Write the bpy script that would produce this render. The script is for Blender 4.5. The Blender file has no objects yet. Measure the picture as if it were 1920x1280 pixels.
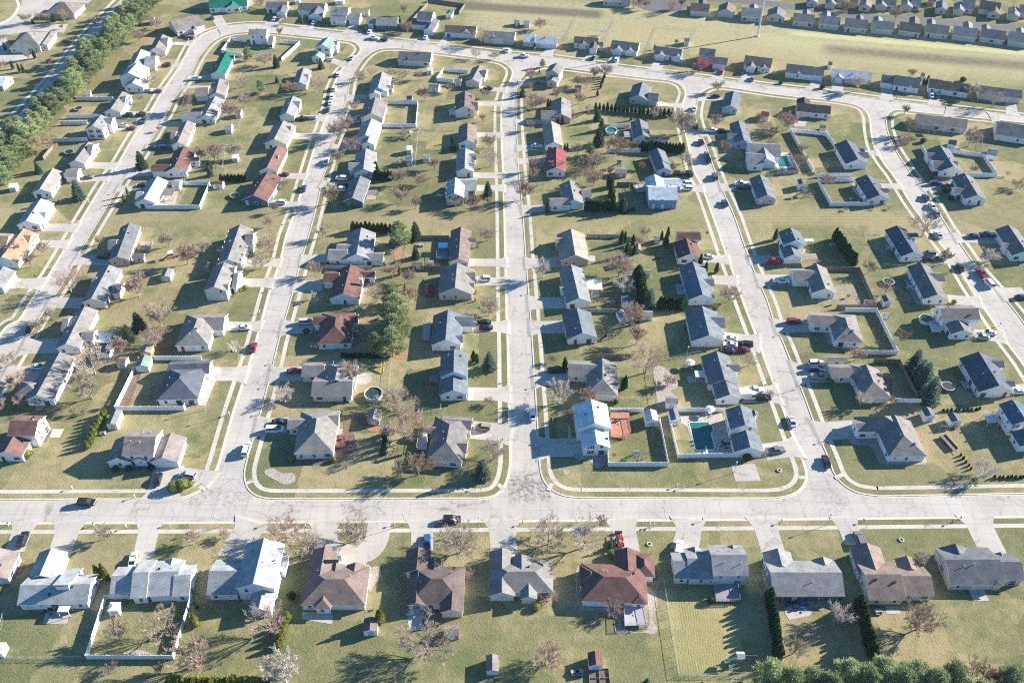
import bpy, math, random
from mathutils import Vector, Matrix, geometry
R = math.radians
random.seed(7)
scene = bpy.context.scene
COL = scene.collection
# ---------------------------------------------------------------- camera model (metres)
F, HCAM = 1680.0, 190.0
PITCH = math.atan(1502.0 / F)
CP, SP = math.cos(PITCH), math.sin(PITCH)
def W(px, py, z=0.12):
    u = (px - 960) / F; v = (py - 640) / F
    dx, dy, dz = u, CP - v * SP, -SP - v * CP
    t = (HCAM - z) / -dz
    return Vector((dx * t, dy * t, z))
def P(p):
    d = Vector(p) - Vector((0, 0, HCAM))
    up = d.y * SP + d.z * CP; f = d.y * CP - d.z * SP
    return (960 + F * d.x / f, 640 - F * up / f)
TILE = {c + r: (480 * i, 320 * j) for i, c in enumerate('abcd') for j, r in enumerate('0123')}
def T(tile, x, y, z=0.12):
    ox, oy = TILE[tile]
    return W(ox + x / 4.0, oy + y / 4.0, z)
STREET = 0.0222
# ---------------------------------------------------------------- materials
def nodes(m):
    m.use_nodes = True
    nt = m.node_tree
    return nt, nt.nodes, nt.links, nt.nodes['Principled BSDF']
MATS = {}
def mat(name, col, rough=0.8, vary=0.12, scale=3.0, spec=0.3, metal=0.0, rnd=0.0, bump=0.0, fine=None, haze=None):
    if name in MATS: return MATS[name]
    m = bpy.data.materials.new(name)
    nt, N, L, b = nodes(m)
    b.inputs['Roughness'].default_value = rough
    b.inputs['Metallic'].default_value = metal
    b.inputs['Specular IOR Level'].default_value = spec
    tc = N.new('ShaderNodeNewGeometry')
    no = N.new('ShaderNodeTexNoise'); no.inputs['Scale'].default_value = scale; no.inputs['Detail'].default_value = 5
    L.new(tc.outputs['Position'], no.inputs['Vector'])
    mr = N.new('ShaderNodeMapRange'); mr.inputs['From Min'].default_value = .3; mr.inputs['From Max'].default_value = .7
    mr.inputs['To Min'].default_value = 1 - vary; mr.inputs['To Max'].default_value = 1 + vary
    L.new(no.outputs['Fac'], mr.inputs['Value'])
    out = mr.outputs['Result']
    if fine:
        n2 = N.new('ShaderNodeTexNoise'); n2.inputs['Scale'].default_value = fine; n2.inputs['Detail'].default_value = 3
        L.new(tc.outputs['Position'], n2.inputs['Vector'])
        m2 = N.new('ShaderNodeMapRange'); m2.inputs['From Min'].default_value = .3; m2.inputs['From Max'].default_value = .7
        m2.inputs['To Min'].default_value = 1 - vary; m2.inputs['To Max'].default_value = 1 + vary
        L.new(n2.outputs['Fac'], m2.inputs['Value'])
        mm = N.new('ShaderNodeMath'); mm.operation = 'MULTIPLY'; L.new(out, mm.inputs[0]); L.new(m2.outputs['Result'], mm.inputs[1]); out = mm.outputs[0]
    if rnd:
        oi = N.new('ShaderNodeObjectInfo'); m3 = N.new('ShaderNodeMapRange')
        m3.inputs['To Min'].default_value = 1 - rnd; m3.inputs['To Max'].default_value = 1 + rnd
        L.new(oi.outputs['Random'], m3.inputs['Value'])
        mm = N.new('ShaderNodeMath'); mm.operation = 'MULTIPLY'; L.new(out, mm.inputs[0]); L.new(m3.outputs['Result'], mm.inputs[1]); out = mm.outputs[0]
    vm = N.new('ShaderNodeVectorMath'); vm.operation = 'SCALE'
    vm.inputs[0].default_value = col[:3]
    L.new(out, vm.inputs['Scale']); L.new(vm.outputs[0], b.inputs['Base Color'])
    if bump:
        bp = N.new('ShaderNodeBump'); bp.inputs['Strength'].default_value = bump; bp.inputs['Distance'].default_value = .05
        L.new(no.outputs['Fac'], bp.inputs['Height']); L.new(bp.outputs['Normal'], b.inputs['Normal'])
    MATS[name] = m
    return m
def ramp(N, pts):
    r = N.new('ShaderNodeValToRGB'); e = r.color_ramp.elements
    while len(e) < len(pts): e.new(.5)
    for i, (p, c) in enumerate(pts): e[i].position = p; e[i].color = (*c, 1)
    return r
def mixc(N, L, fac, a, b, mode='MIX'):
    m = N.new('ShaderNodeMix'); m.data_type = 'RGBA'; m.blend_type = mode
    for s, v in ((0, fac), (6, a), (7, b)):
        if hasattr(v, 'is_output'): L.new(v, m.inputs[s])
        else: m.inputs[s].default_value = v if s == 0 else (*v, 1)
    return m.outputs[2]
def noise(N, L, vec, scale, detail=4, lo=.35, hi=.65, rough=.55):
    n = N.new('ShaderNodeTexNoise'); n.inputs['Scale'].default_value = scale; n.inputs['Detail'].default_value = detail; n.inputs['Roughness'].default_value = rough
    L.new(vec, n.inputs['Vector'])
    m = N.new('ShaderNodeMapRange'); m.inputs['From Min'].default_value = lo; m.inputs['From Max'].default_value = hi
    L.new(n.outputs['Fac'], m.inputs['Value'])
    return m.outputs['Result']
def band(N, L, pos, a, b, half, soft=.6):
    """soft mask of a swath of ground running from a to b (world points), half width in metres"""
    mid = (a + b) / 2; d = b - a; ang = math.atan2(d.y, d.x)
    mp = N.new('ShaderNodeMapping'); mp.vector_type = 'TEXTURE'
    mp.inputs['Location'].default_value = (mid.x, mid.y, 0); mp.inputs['Rotation'].default_value = (0, 0, ang)
    mp.inputs['Scale'].default_value = (d.length / 2, half, 1000)
    L.new(pos, mp.inputs['Vector'])
    sx = N.new('ShaderNodeSeparateXYZ'); L.new(mp.outputs[0], sx.inputs[0])
    outs = []
    for k in (0, 1):
        ab = N.new('ShaderNodeMath'); ab.operation = 'ABSOLUTE'; L.new(sx.outputs[k], ab.inputs[0])
        mr = N.new('ShaderNodeMapRange'); mr.interpolation_type = 'SMOOTHSTEP'
        s = soft if k else .08
        mr.inputs['From Min'].default_value = 1 - s; mr.inputs['From Max'].default_value = 1 + s * .6
        mr.inputs['To Min'].default_value = 1; mr.inputs['To Max'].default_value = 0
        L.new(ab.outputs[0], mr.inputs['Value']); outs.append(mr.outputs['Result'])
    m = N.new('ShaderNodeMath'); m.operation = 'MULTIPLY'; L.new(outs[0], m.inputs[0]); L.new(outs[1], m.inputs[1])
    return m.outputs[0]
def grass_mat():
    m = bpy.data.materials.new('lawn_grass'); nt, N, L, b = nodes(m)
    b.inputs['Roughness'].default_value = .95; b.inputs['Specular IOR Level'].default_value = .05
    g = N.new('ShaderNodeNewGeometry'); pos = g.outputs['Position']
    GREEN, OLIVE, DRY, TAN, BRN = (.060, .092, .036), (.135, .148, .062), (.32, .265, .14), (.38, .325, .17), (.17, .14, .085)
    # per-lot tone: cells aligned with the street grid
    mp = N.new('ShaderNodeMapping'); mp.inputs['Rotation'].default_value = (0, 0, .022); L.new(pos, mp.inputs['Vector'])
    wob = N.new('ShaderNodeTexNoise'); wob.inputs['Scale'].default_value = .35; L.new(mp.outputs[0], wob.inputs['Vector'])
    ma = N.new('ShaderNodeVectorMath'); ma.operation = 'MULTIPLY_ADD'; L.new(wob.outputs['Color'], ma.inputs[0]); ma.inputs[1].default_value = (2.2, 2.2, 0); L.new(mp.outputs[0], ma.inputs[2])
    vo = N.new('ShaderNodeTexVoronoi'); vo.inputs['Scale'].default_value = 1 / 24.; vo.distance = 'CHEBYCHEV'; L.new(ma.outputs[0], vo.inputs['Vector'])
    lot = N.new('ShaderNodeSeparateColor'); L.new(vo.outputs['Color'], lot.inputs[0])
    n1 = noise(N, L, pos, .055, 3); n2 = noise(N, L, pos, .35, 6, .3, .7, .65); n3 = noise(N, L, pos, 2.2, 6, .3, .7, .75); n4 = noise(N, L, pos, 9, 3, .25, .75)
    ad = N.new('ShaderNodeMath'); ad.operation = 'MULTIPLY_ADD'; L.new(lot.outputs[0], ad.inputs[0]); ad.inputs[1].default_value = .62
    s1 = N.new('ShaderNodeMath'); s1.operation = 'MULTIPLY_ADD'; L.new(n1, s1.inputs[0]); s1.inputs[1].default_value = .34; s1.inputs[2].default_value = 0.0
    L.new(s1.outputs[0], ad.inputs[2])
    s2 = N.new('ShaderNodeMath'); s2.operation = 'MULTIPLY_ADD'; L.new(n2, s2.inputs[0]); s2.inputs[1].default_value = .45; L.new(ad.outputs[0], s2.inputs[2])
    rp = ramp(N, [(.22, GREEN), (.62, OLIVE), (.98, DRY)]); L.new(s2.outputs[0], rp.inputs['Fac'])
    col = rp.outputs['Color']
    f3 = N.new('ShaderNodeMath'); f3.operation = 'MULTIPLY'; L.new(n3, f3.inputs[0]); f3.inputs[1].default_value = .62
    col = mixc(N, L, f3.outputs[0], col, DRY)
    n5 = noise(N, L, pos, .16, 6, .52, .74, .7); q5 = N.new('ShaderNodeMath'); q5.operation = 'MULTIPLY'; L.new(n5, q5.inputs[0]); q5.inputs[1].default_value = .6
    col = mixc(N, L, q5.outputs[0], col, (.21, .155, .095))
    mp6 = N.new('ShaderNodeMapping'); mp6.inputs['Location'].default_value = (311, 97, 5); L.new(pos, mp6.inputs['Vector'])
    n6 = noise(N, L, mp6.outputs[0], .12, 6, .5, .7, .65); q6 = N.new('ShaderNodeMath'); q6.operation = 'MULTIPLY'; L.new(n6, q6.inputs[0]); q6.inputs[1].default_value = .55
    col = mixc(N, L, q6.outputs[0], col, (.075, .125, .04))
    def swath(col, a, b_, half, c, soft=.6, amt=.85, nz=None):
        k = band(N, L, pos, a, b_, half, soft)
        q = N.new('ShaderNodeMath'); q.operation = 'MULTIPLY'; L.new(k, q.inputs[0])
        if nz is None: q.inputs[1].default_value = amt
        else:
            qq = N.new('ShaderNodeMapRange'); qq.inputs['To Min'].default_value = amt * .45; qq.inputs['To Max'].default_value = amt; L.new(nz, qq.inputs['Value']); L.new(qq.outputs[0], q.inputs[1])
        return mixc(N, L, q.outputs[0], col, c)
    for a, b_, h, c, so, am in SWATHS:
        col = swath(col, W(*a), W(*b_), h, c, so, am, n2)
    # mown stripes and worn lines
    for rot, sc_, am, yard in ((.022, 5.2, .75, (W(1255, 1182), W(1385, 1180), 11.5)), (.10, 2.0, .55, (W(1150, 60), W(1900, 165), 16)), (.0, 1.6, .5, (W(1395, 412), W(1720, 410), 5))):
        mp2 = N.new('ShaderNodeMapping'); mp2.inputs['Rotation'].default_value = (0, 0, rot); L.new(pos, mp2.inputs['Vector'])
        wv = N.new('ShaderNodeTexWave'); wv.bands_direction = 'X' if sc_ > 3 else 'Y'; wv.inputs['Scale'].default_value = sc_ * .1; wv.inputs['Distortion'].default_value = 1.2; wv.inputs['Detail Scale'].default_value = .3
        L.new(mp2.outputs[0], wv.inputs['Vector']); k = band(N, L, pos, yard[0], yard[1], yard[2], .25)
        q = N.new('ShaderNodeMath'); q.operation = 'MULTIPLY'; L.new(wv.outputs['Fac'], q.inputs[0]); L.new(k, q.inputs[1])
        q2 = N.new('ShaderNodeMath'); q2.operation = 'MULTIPLY'; L.new(q.outputs[0], q2.inputs[0]); q2.inputs[1].default_value = am
        col = mixc(N, L, q2.outputs[0], col, (.36, .30, .14))
    fin = N.new('ShaderNodeMapRange'); fin.inputs['To Min'].default_value = .68; fin.inputs['To Max'].default_value = 1.3; L.new(n4, fin.inputs['Value'])
    vm = N.new('ShaderNodeVectorMath'); vm.operation = 'SCALE'; L.new(col, vm.inputs[0]); L.new(fin.outputs[0], vm.inputs['Scale'])
    L.new(vm.outputs[0], b.inputs['Base Color'])
    bp = N.new('ShaderNodeBump'); bp.inputs['Strength'].default_value = .7; bp.inputs['Distance'].default_value = .12; L.new(n3, bp.inputs['Height']); L.new(bp.outputs[0], b.inputs['Normal'])
    return m
_TAN, _BRN, _GRN, _PALE = (.27, .22, .125), (.165, .135, .09), (.11, .135, .05), (.34, .31, .17)
SWATHS = [
 ((190, 410), (560, 412), 7, _TAN, .7, .8), ((620, 408), (930, 408), 8, _TAN, .7, .75), ((985, 405), (1370, 405), 8, (.22, .20, .09), .7, .7), ((1385, 405), (1735, 405), 7, _TAN, .7, .85), ((1780, 408), (2100, 408), 8, _TAN, .7, .7),
 ((880, 20), (2100, 130), 30, (.37, .32, .185), .5, 1.1), ((1420, 75), (2050, 135), 9, (.38, .345, .19), .8, 1.3), ((1540, 92), (2100, 138), 6.5, (.17, .14, .095), .9, 1.3), ((860, 10), (1130, 28), 6, (.15, .125, .09), .7, 1.4), ((870, 22), (1090, 38), 2.2, _PALE, .7, .9),
 ((1480, 62), (2050, 112), 3.0, (.44, .42, .2), .7, 1.5), ((1250, 1150), (1370, 1232), 10, (.40, .33, .13), .4, .45), ((1140, 152), (1270, 165), 9, _TAN, .6, .7), ((1010, 160), (1120, 185), 12, _TAN, .6, .6),
 ((140, 1040), (260, 1045), 6, _TAN, .5, .7), ((180, 700), (215, 660), 9, _TAN, .6, .75), ((1240, 55), (1150, 60), 12, (.36, .29, .15), .5, .6), ((300, 40), (90, 260), 5, (.27, .18, .10), .7, .5), ((1580, 900), (1900, 880), 8, _TAN, .7, .45),
 ((1380, 1010), (1560, 1000), 4, _TAN, .7, .4), ((250, 560), (330, 640), 9, (.25, .19, .11), .7, .6)]
def road_mat(name, c1, c2, joint=4.3):
    m = bpy.data.materials.new(name); nt, N, L, b = nodes(m)
    b.inputs['Roughness'].default_value = .9; b.inputs['Specular IOR Level'].default_value = .15
    g = N.new('ShaderNodeNewGeometry'); pos = g.outputs['Position']
    n1 = noise(N, L, pos, .09, 5); n2 = noise(N, L, pos, .9, 8, .3, .7, .7); n3 = noise(N, L, pos, 6, 4, .2, .8)
    col = mixc(N, L, n1, c1, c2)
    # long wheel-track stains, stretched along both street directions
    for sc, am in (((.9, .05, 1), .5), ((.05, .9, 1), .5)):
        mp = N.new('ShaderNodeMapping'); mp.inputs['Scale'].default_value = sc; mp.inputs['Rotation'].default_value = (0, 0, .022); L.new(pos, mp.inputs['Vector'])
        k = noise(N, L, mp.outputs[0], 1.0, 4, .5, .8)
        q = N.new('ShaderNodeMath'); q.operation = 'MULTIPLY'; L.new(k, q.inputs[0]); q.inputs[1].default_value = am
        col = mixc(N, L, q.outputs[0], col, tuple(c * .7 for c in c1))
    q = N.new('ShaderNodeMath'); q.operation = 'MULTIPLY'; L.new(n2, q.inputs[0]); q.inputs[1].default_value = .3
    col = mixc(N, L, q.outputs[0], col, tuple(c * .74 for c in c1))
    # cracks
    dv = N.new('ShaderNodeTexNoise'); dv.inputs['Scale'].default_value = .5; dv.inputs['Detail'].default_value = 5; L.new(pos, dv.inputs['Vector'])
    ma = N.new('ShaderNodeVectorMath'); ma.operation = 'MULTIPLY_ADD'; L.new(dv.outputs['Color'], ma.inputs[0]); ma.inputs[1].default_value = (5, 5, 0); L.new(pos, ma.inputs[2])
    for sc, wd, am in ((.11, .024, .85), (.3, .016, .5)):
        vo = N.new('ShaderNodeTexVoronoi'); vo.feature = 'DISTANCE_TO_EDGE'; vo.inputs['Scale'].default_value = sc; L.new(ma.outputs[0], vo.inputs['Vector'])
        mr = N.new('ShaderNodeMapRange'); mr.inputs['From Min'].default_value = 0; mr.inputs['From Max'].default_value = wd; mr.inputs['To Min'].default_value = am; mr.inputs['To Max'].default_value = 0
        L.new(vo.outputs['Distance'], mr.inputs['Value'])
        qm = N.new('ShaderNodeMath'); qm.operation = 'MULTIPLY'; L.new(mr.outputs[0], qm.inputs[0]); L.new(n1, qm.inputs[1])
        col = mixc(N, L, qm.outputs[0], col, tuple(c * .35 for c in c1))
    if joint:
        mp = N.new('ShaderNodeMapping'); mp.inputs['Rotation'].default_value = (0, 0, .022); L.new(pos, mp.inputs['Vector'])
        br = N.new('ShaderNodeTexBrick'); br.offset = 0; br.inputs['Scale'].default_value = 1; br.inputs['Brick Width'].default_value = joint; br.inputs['Row Height'].default_value = joint
        br.inputs['Mortar Size'].default_value = .11 if joint > 4 else .05; br.inputs['Mortar Smooth'].default_value = .3
        L.new(mp.outputs[0], br.inputs['Vector'])
        q = N.new('ShaderNodeMath'); q.operation = 'MULTIPLY'; L.new(br.outputs['Fac'], q.inputs[0]); q.inputs[1].default_value = .42
        col = mixc(N, L, q.outputs[0], col, tuple(c * .5 for c in c1))
    if name == 'street_concrete':
        for a, b_, hw, am in (((952, 915), (1002, 912), 5.5, .75), ((1010, 925), (1030, 920), 4, .6), ((355, 930), (470, 936), 4, .35), ((640, 940), (690, 975), 2, .5), ((1540, 900), (1570, 960), 5, .25), ((640, 110), (700, 100), 6, .3)):
            k = band(N, L, pos, W(*a), W(*b_), hw, .7); nz = noise(N, L, pos, .9, 8, .45, .56, .78)
            q = N.new('ShaderNodeMath'); q.operation = 'MULTIPLY'; L.new(k, q.inputs[0]); L.new(nz, q.inputs[1])
            q2 = N.new('ShaderNodeMath'); q2.operation = 'MULTIPLY'; L.new(q.outputs[0], q2.inputs[0]); q2.inputs[1].default_value = am
            col = mixc(N, L, q2.outputs[0], col, (.10, .085, .08))
    fin = N.new('ShaderNodeMapRange'); fin.inputs['To Min'].default_value = .92; fin.inputs['To Max'].default_value = 1.08; L.new(n3, fin.inputs['Value'])
    vm = N.new('ShaderNodeVectorMath'); vm.operation = 'SCALE'; L.new(col, vm.inputs[0]); L.new(fin.outputs[0], vm.inputs['Scale'])
    L.new(vm.outputs[0], b.inputs['Base Color'])
    return m
GRASS = grass_mat()
ROAD = road_mat('street_concrete', (.49, .44, .385), (.40, .36, .32))
DRIVE = road_mat('driveway_concrete', (.48, .435, .375), (.39, .355, .31), 3.0)
WALKM = road_mat('sidewalk_concrete', (.55, .50, .42), (.46, .42, .35), 1.5)
ASPH = road_mat('asphalt', (.13, .125, .125), (.165, .155, .15), 0)
KERB = mat('kerb_concrete', (.53, .48, .385), .9, .15, 1.2)
MULCH = mat('mulch', (.15, .105, .08), 1, .5, 3, fine=12)
STONE = mat('landscape_stone', (.33, .28, .235), 1, .5, 4, fine=14)
ORANGE = mat('pine_needle_litter', (.32, .17, .095), 1, .35, 2, fine=8)
def roofm(name, c, vary=.22):
    m = mat('roof_' + name, tuple(x * 1.08 for x in c), .92, vary, .45, .12, fine=3.2, rnd=.07)
    return m
ROOFS = dict(
 tg=((.185, .173, .16), 'taupe grey'), wg=((.27, .282, .282), 'pale grey'), br=((.155, .118, .100), 'brown'), br2=((.118, .092, .082), 'dark brown'),
 bk=((.18, .138, .115), 'warm brown'), rb=((.125, .068, .058), 'red-brown'), gy=((.215, .212, .205), 'mid grey'), gb=((.195, .195, .195), 'grey'), ch=((.115, .118, .125), 'charcoal'),
 nv=((.085, .095, .113), 'blue-black'), mb=((.19, .16, .148), 'mauve-brown'), rs=((.165, .088, .076), 'faded red'), dg=((.125, .128, .132), 'dark grey'), og=((.27, .18, .12), 'orange-tan'),
 lg=((.27, .28, .278), 'light grey'), gt=((.165, .155, .14), 'grey-brown'), bn=((.172, .150, .138), 'dull brown'), bt=((.26, .215, .18), 'tan'), gn=((.012, .12, .085), 'bright green'),
 gs=((.17, .235, .19), 'sage green'), wh=((.68, .68, .66), 'white'), lb=((.40, .44, .47), 'light blue-grey'), rd=((.19, .055, .06), 'red'), bg=((.12, .135, .148), 'slate grey'), tn=((.235, .212, .182), 'tan grey'), bl=((.04, .22, .55), 'bright blue'), bk2=((.07, .05, .052), 'black'))
WALLS = dict(w=((.72, .71, .68), 'white'), c=((.62, .57, .47), 'cream'), t=((.42, .35, .27), 'tan'), g=((.42, .43, .42), 'grey'), s=((.50, .54, .49), 'sage'), n=((.07, .12, .17), 'navy'), b=((.14, .27, .42), 'blue'), d=((.08, .11, .12), 'dark teal'),
 l=((.42, .47, .58), 'lavender-grey'), o=((.50, .22, .09), 'orange'), r=((.30, .12, .10), 'red'), k=((.42, .28, .20), 'brown'), p=((.60, .66, .68), 'pale blue'), m=((.55, .47, .41), 'beige'))
for k, (c, n) in ROOFS.items(): roofm(k, c)
for k, (c, n) in WALLS.items(): mat('wall_' + k, c, .75, .05, 1.5, .25, fine=3)
TRIM = mat('white_trim', (.74, .73, .70), .6, .05, 2)
GLASS = mat('window_glass', (.025, .035, .05), .12, .3, 2, .6)
DARK = mat('dark_metal', (.03, .03, .032), .5, .2, 3)
SHUT = mat('shutter', (.03, .035, .045), .7, .1, 3)
GDOOR = mat('garage_door_white', (.66, .66, .64), .6, .04, 2)
VINYL = mat('white_vinyl', (.74, .745, .75), .5, .04, 1)
WOODF = mat('weathered_wood', (.20, .155, .125), .9, .3, 2, fine=9)
WOODO = mat('cedar_stain', (.36, .165, .11), .8, .25, 2, fine=9)
GALV = mat('galvanised_steel', (.42, .43, .42), .5, .1, 4, metal=.3)
METALW = mat('painted_white_metal', (.58, .585, .58), .4, .05, 3)
WATER = mat('pool_water', (.035, .06, .045), .08, .3, .6, .5)
POOLC = mat('pool_cover', (.008, .12, .10), .55, .25, .5, fine=4)
RUBBER = mat('tyre_rubber', (.02, .02, .02), .8, .1, 5)
RIM = mat('wheel_rim', (.45, .45, .46), .35, .1, 5, metal=.7)
LAMPW = mat('headlight_lens', (.7, .7, .68), .1, .05, 5)
LAMPR = mat('tail_light_lens', (.4, .02, .02), .2, .05, 5)
BARK = mat('bark', (.30, .25, .21), .95, .25, 3, fine=10, rnd=.15)
BARKW = mat('pale_bark', (.52, .47, .41), .9, .2, 3, fine=10)
TWIGS = dict(B=mat('twig_grey', (.42, .345, .27), .95, .15, 1, rnd=.18), R=mat('twig_reddish', (.42, .30, .24), .95, .15, 1, rnd=.15), W=mat('twig_pale', (.56, .50, .44), .9, .12, 1, rnd=.08),
 T=mat('twig_tan', (.38, .28, .18), .95, .15, 1, rnd=.12), K=mat('twig_rose', (.42, .15, .16), .9, .2, 1, rnd=.1))
def leafm(name, a, b_, sc=1.3):
    m = bpy.data.materials.new(name); nt, N, L, b = nodes(m)
    b.inputs['Roughness'].default_value = .7; b.inputs['Specular IOR Level'].default_value = .2
    g = N.new('ShaderNodeNewGeometry'); n = noise(N, L, g.outputs['Position'], sc, 3, .3, .7)
    oi = N.new('ShaderNodeObjectInfo'); mr = N.new('ShaderNodeMapRange'); mr.inputs['To Min'].default_value = .7; mr.inputs['To Max'].default_value = 1.22; L.new(oi.outputs['Random'], mr.inputs['Value'])
    c = mixc(N, L, n, a, b_)
    vm = N.new('ShaderNodeVectorMath'); vm.operation = 'SCALE'; L.new(c, vm.inputs[0]); L.new(mr.outputs[0], vm.inputs['Scale']); L.new(vm.outputs[0], b.inputs['Base Color'])
    tr = N.new('ShaderNodeBsdfTranslucent'); L.new(vm.outputs[0], tr.inputs['Color'])
    mx = N.new('ShaderNodeMixShader'); mx.inputs[0].default_value = .25; L.new(b.outputs[0], mx.inputs[1]); L.new(tr.outputs[0], mx.inputs[2])
    L.new(mx.outputs[0], N['Material Output'].inputs['Surface'])
    return m
LEAF = dict(P=leafm('pine_needles', (.24, .305, .13), (.38, .42, .20)), S=leafm('spruce_needles', (.06, .10, .055), (.11, .155, .085)), U=leafm('blue_spruce_needles', (.10, .15, .125), (.16, .21, .17)),
 A=leafm('arborvitae_leaves', (.030, .075, .022), (.065, .12, .035)), Y=leafm('yellow_green_leaves', (.20, .235, .035), (.32, .33, .075)))
# ---------------------------------------------------------------- mesh builder
class MB:
    def __init__(s): s.v = []; s.f = []; s.m = []
    def face(s, pts, mi=0):
        i = len(s.v); s.v.extend([tuple(p) for p in pts]); s.f.append(tuple(range(i, i + len(pts)))); s.m.append(mi)
    def prism(s, poly, z0, z1, mi=0, side=None, bottom=True):
        n = len(poly); i = len(s.v)
        area = sum(poly[k][0] * poly[(k + 1) % n][1] - poly[(k + 1) % n][0] * poly[k][1] for k in range(n))
        if area < 0: poly = poly[::-1]
        for z in (z0, z1): s.v.extend([(p[0], p[1], z) for p in poly])
        s.f.append(tuple(range(i + n, i + 2 * n))); s.m.append(mi)
        if bottom: s.f.append(tuple(range(i + n - 1, i - 1, -1))); s.m.append(mi)
        for k in range(n):
            s.f.append((i + k, i + (k + 1) % n, i + n + (k + 1) % n, i + n + k)); s.m.append(mi if side is None else side)
    def box(s, cx, cy, cz, sx, sy, sz, mi=0, rz=0):
        c, q = math.cos(rz), math.sin(rz)
        pl = [(cx + a * sx / 2 * c - b * sy / 2 * q, cy + a * sx / 2 * q + b * sy / 2 * c) for a, b in ((-1, -1), (1, -1), (1, 1), (-1, 1))]
        s.prism(pl, cz - sz / 2, cz + sz / 2, mi)
    def tube(s, a, b, r0, r1, n=6, mi=0, cap=True):
        a, b = Vector(a), Vector(b); d = (b - a)
        if d.length < 1e-5: return
        d.normalize(); x = d.orthogonal().normalized(); y = d.cross(x); i = len(s.v)
        for p, r in ((a, r0), (b, r1)):
            for k in range(n):
                t = 2 * math.pi * k / n; s.v.append(tuple(p + x * (r * math.cos(t)) + y * (r * math.sin(t))))
        for k in range(n): s.f.append((i + k, i + (k + 1) % n, i + n + (k + 1) % n, i + n + k)); s.m.append(mi)
        if cap: s.f.append(tuple(range(i + n, i + 2 * n))); s.m.append(mi); s.f.append(tuple(range(i + n - 1, i - 1, -1))); s.m.append(mi)
    def mesh(s, name, mats, smooth=False):
        me = bpy.data.meshes.new(name); me.from_pydata(s.v, [], s.f)
        for m in (mats if isinstance(mats, (list, tuple)) else [mats]): me.materials.append(m)
        if any(s.m): me.polygons.foreach_set('material_index', s.m)
        if smooth: me.polygons.foreach_set('use_smooth', [True] * len(me.polygons))
        me.update(); return me
    def obj(s, name, mats, parent=None, loc=None, rz=0, smooth=False):
        return link(name, s.mesh(name, mats, smooth), parent, loc, rz)
def link(name, data, parent=None, loc=None, rz=0, sc=None):
    o = bpy.data.objects.new(name, data); COL.objects.link(o)
    if parent: o.parent = parent
    if loc is not None: o.location = loc
    if rz: o.rotation_euler = (0, 0, rz)
    if sc is not None: o.scale = sc if hasattr(sc, '__len__') else (sc, sc, sc)
    return o
REG = []     # things awaiting their final label
def thing(name, cat, base, loc, rz=0, group=None, rel=True, data=None, sc=None, fixed=None, kind='thing'):
    o = link(name, data, None, loc, rz, sc)
    o['category'] = cat
    if group: o['group'] = group
    REG.append([o, base, Vector(loc), rel, fixed])
    return o
def struct(o, kind='structure'):
    o['kind'] = kind; return o
def tess(poly, z, zb=None, name='x', mats=None, parent=None, sides=True):
    """flat polygon (world xy) as a slab"""
    vs = [Vector((p[0], p[1], 0)) for p in poly]
    n = len(vs)
    area = sum(vs[k].x * vs[(k + 1) % n].y - vs[(k + 1) % n].x * vs[k].y for k in range(n))
    if area < 0: vs = vs[::-1]
    mb = MB(); mb.v = [(p.x, p.y, z) for p in vs]
    for t in geometry.tessellate_polygon([vs]):
        a, b, c = [vs[i] for i in t]
        if (b - a).cross(c - a).z < 0: t = (t[0], t[2], t[1])
        mb.f.append(tuple(t)); mb.m.append(0)
    if zb is not None:
        mb.v += [(p.x, p.y, zb) for p in vs]
        for k in range(n): mb.f.append((k + n, (k + 1) % n + n, (k + 1) % n, k)); mb.m.append(1 if len(mats) > 1 else 0)
    return mb.obj(name, mats, parent)
def smooth_poly(pts, closed=True, sub=4, keep=60):
    """Catmull-Rom through world points; far-apart points (straight runs) stay straight"""
    n = len(pts); out = []
    rng = range(n) if closed else range(n - 1)
    for i in rng:
        p0 = pts[(i - 1) % n] if closed or i > 0 else pts[i]; p1 = pts[i]; p2 = pts[(i + 1) % n]; p3 = pts[(i + 2) % n] if closed or i + 2 < n else p2
        if (p2 - p1).length > keep: out.append(p1); continue
        def tn(a, b, c):
            d = (c - a); l = min((b - a).length, (c - b).length)
            return d.normalized() * l if d.length > 1e-6 else Vector((0, 0, 0))
        m1 = tn(p0, p1, p2); m2 = tn(p1, p2, p3)
        for k in range(sub):
            t = k / sub; t2, t3 = t * t, t * t * t
            out.append(p1 * (2 * t3 - 3 * t2 + 1) + m1 * (t3 - 2 * t2 + t) + p2 * (-2 * t3 + 3 * t2) + m2 * (t3 - t2))
    if not closed: out.append(pts[-1])
    return out
def offset_line(pts, d):
    """offset an open polyline to its left by d"""
    out = []
    for i, p in enumerate(pts):
        a = pts[max(0, i - 1)]; b = pts[min(len(pts) - 1, i + 1)]
        t = (b - a); t.z = 0; t.normalize()
        out.append(Vector((p.x - t.y * d, p.y + t.x * d, p.z)))
    return out
def ribbon(pts, d0, d1, z, zb, name, m, parent=None):
    a = offset_line(pts, d0); b = offset_line(pts, d1); mb = MB(); n = len(a)
    for k in range(n - 1):
        q = [(a[k].x, a[k].y, z), (a[k + 1].x, a[k + 1].y, z), (b[k + 1].x, b[k + 1].y, z), (b[k].x, b[k].y, z)]
        if (Vector(q[1]) - Vector(q[0])).cross(Vector(q[2]) - Vector(q[0])).z < 0: q = q[::-1]
        mb.face(q)
        if zb is not None:
            for l in (a, b): mb.face([(l[k].x, l[k].y, zb), (l[k + 1].x, l[k + 1].y, zb), (l[k + 1].x, l[k + 1].y, z), (l[k].x, l[k].y, z)])
    return mb.obj(name, m, parent)
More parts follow.
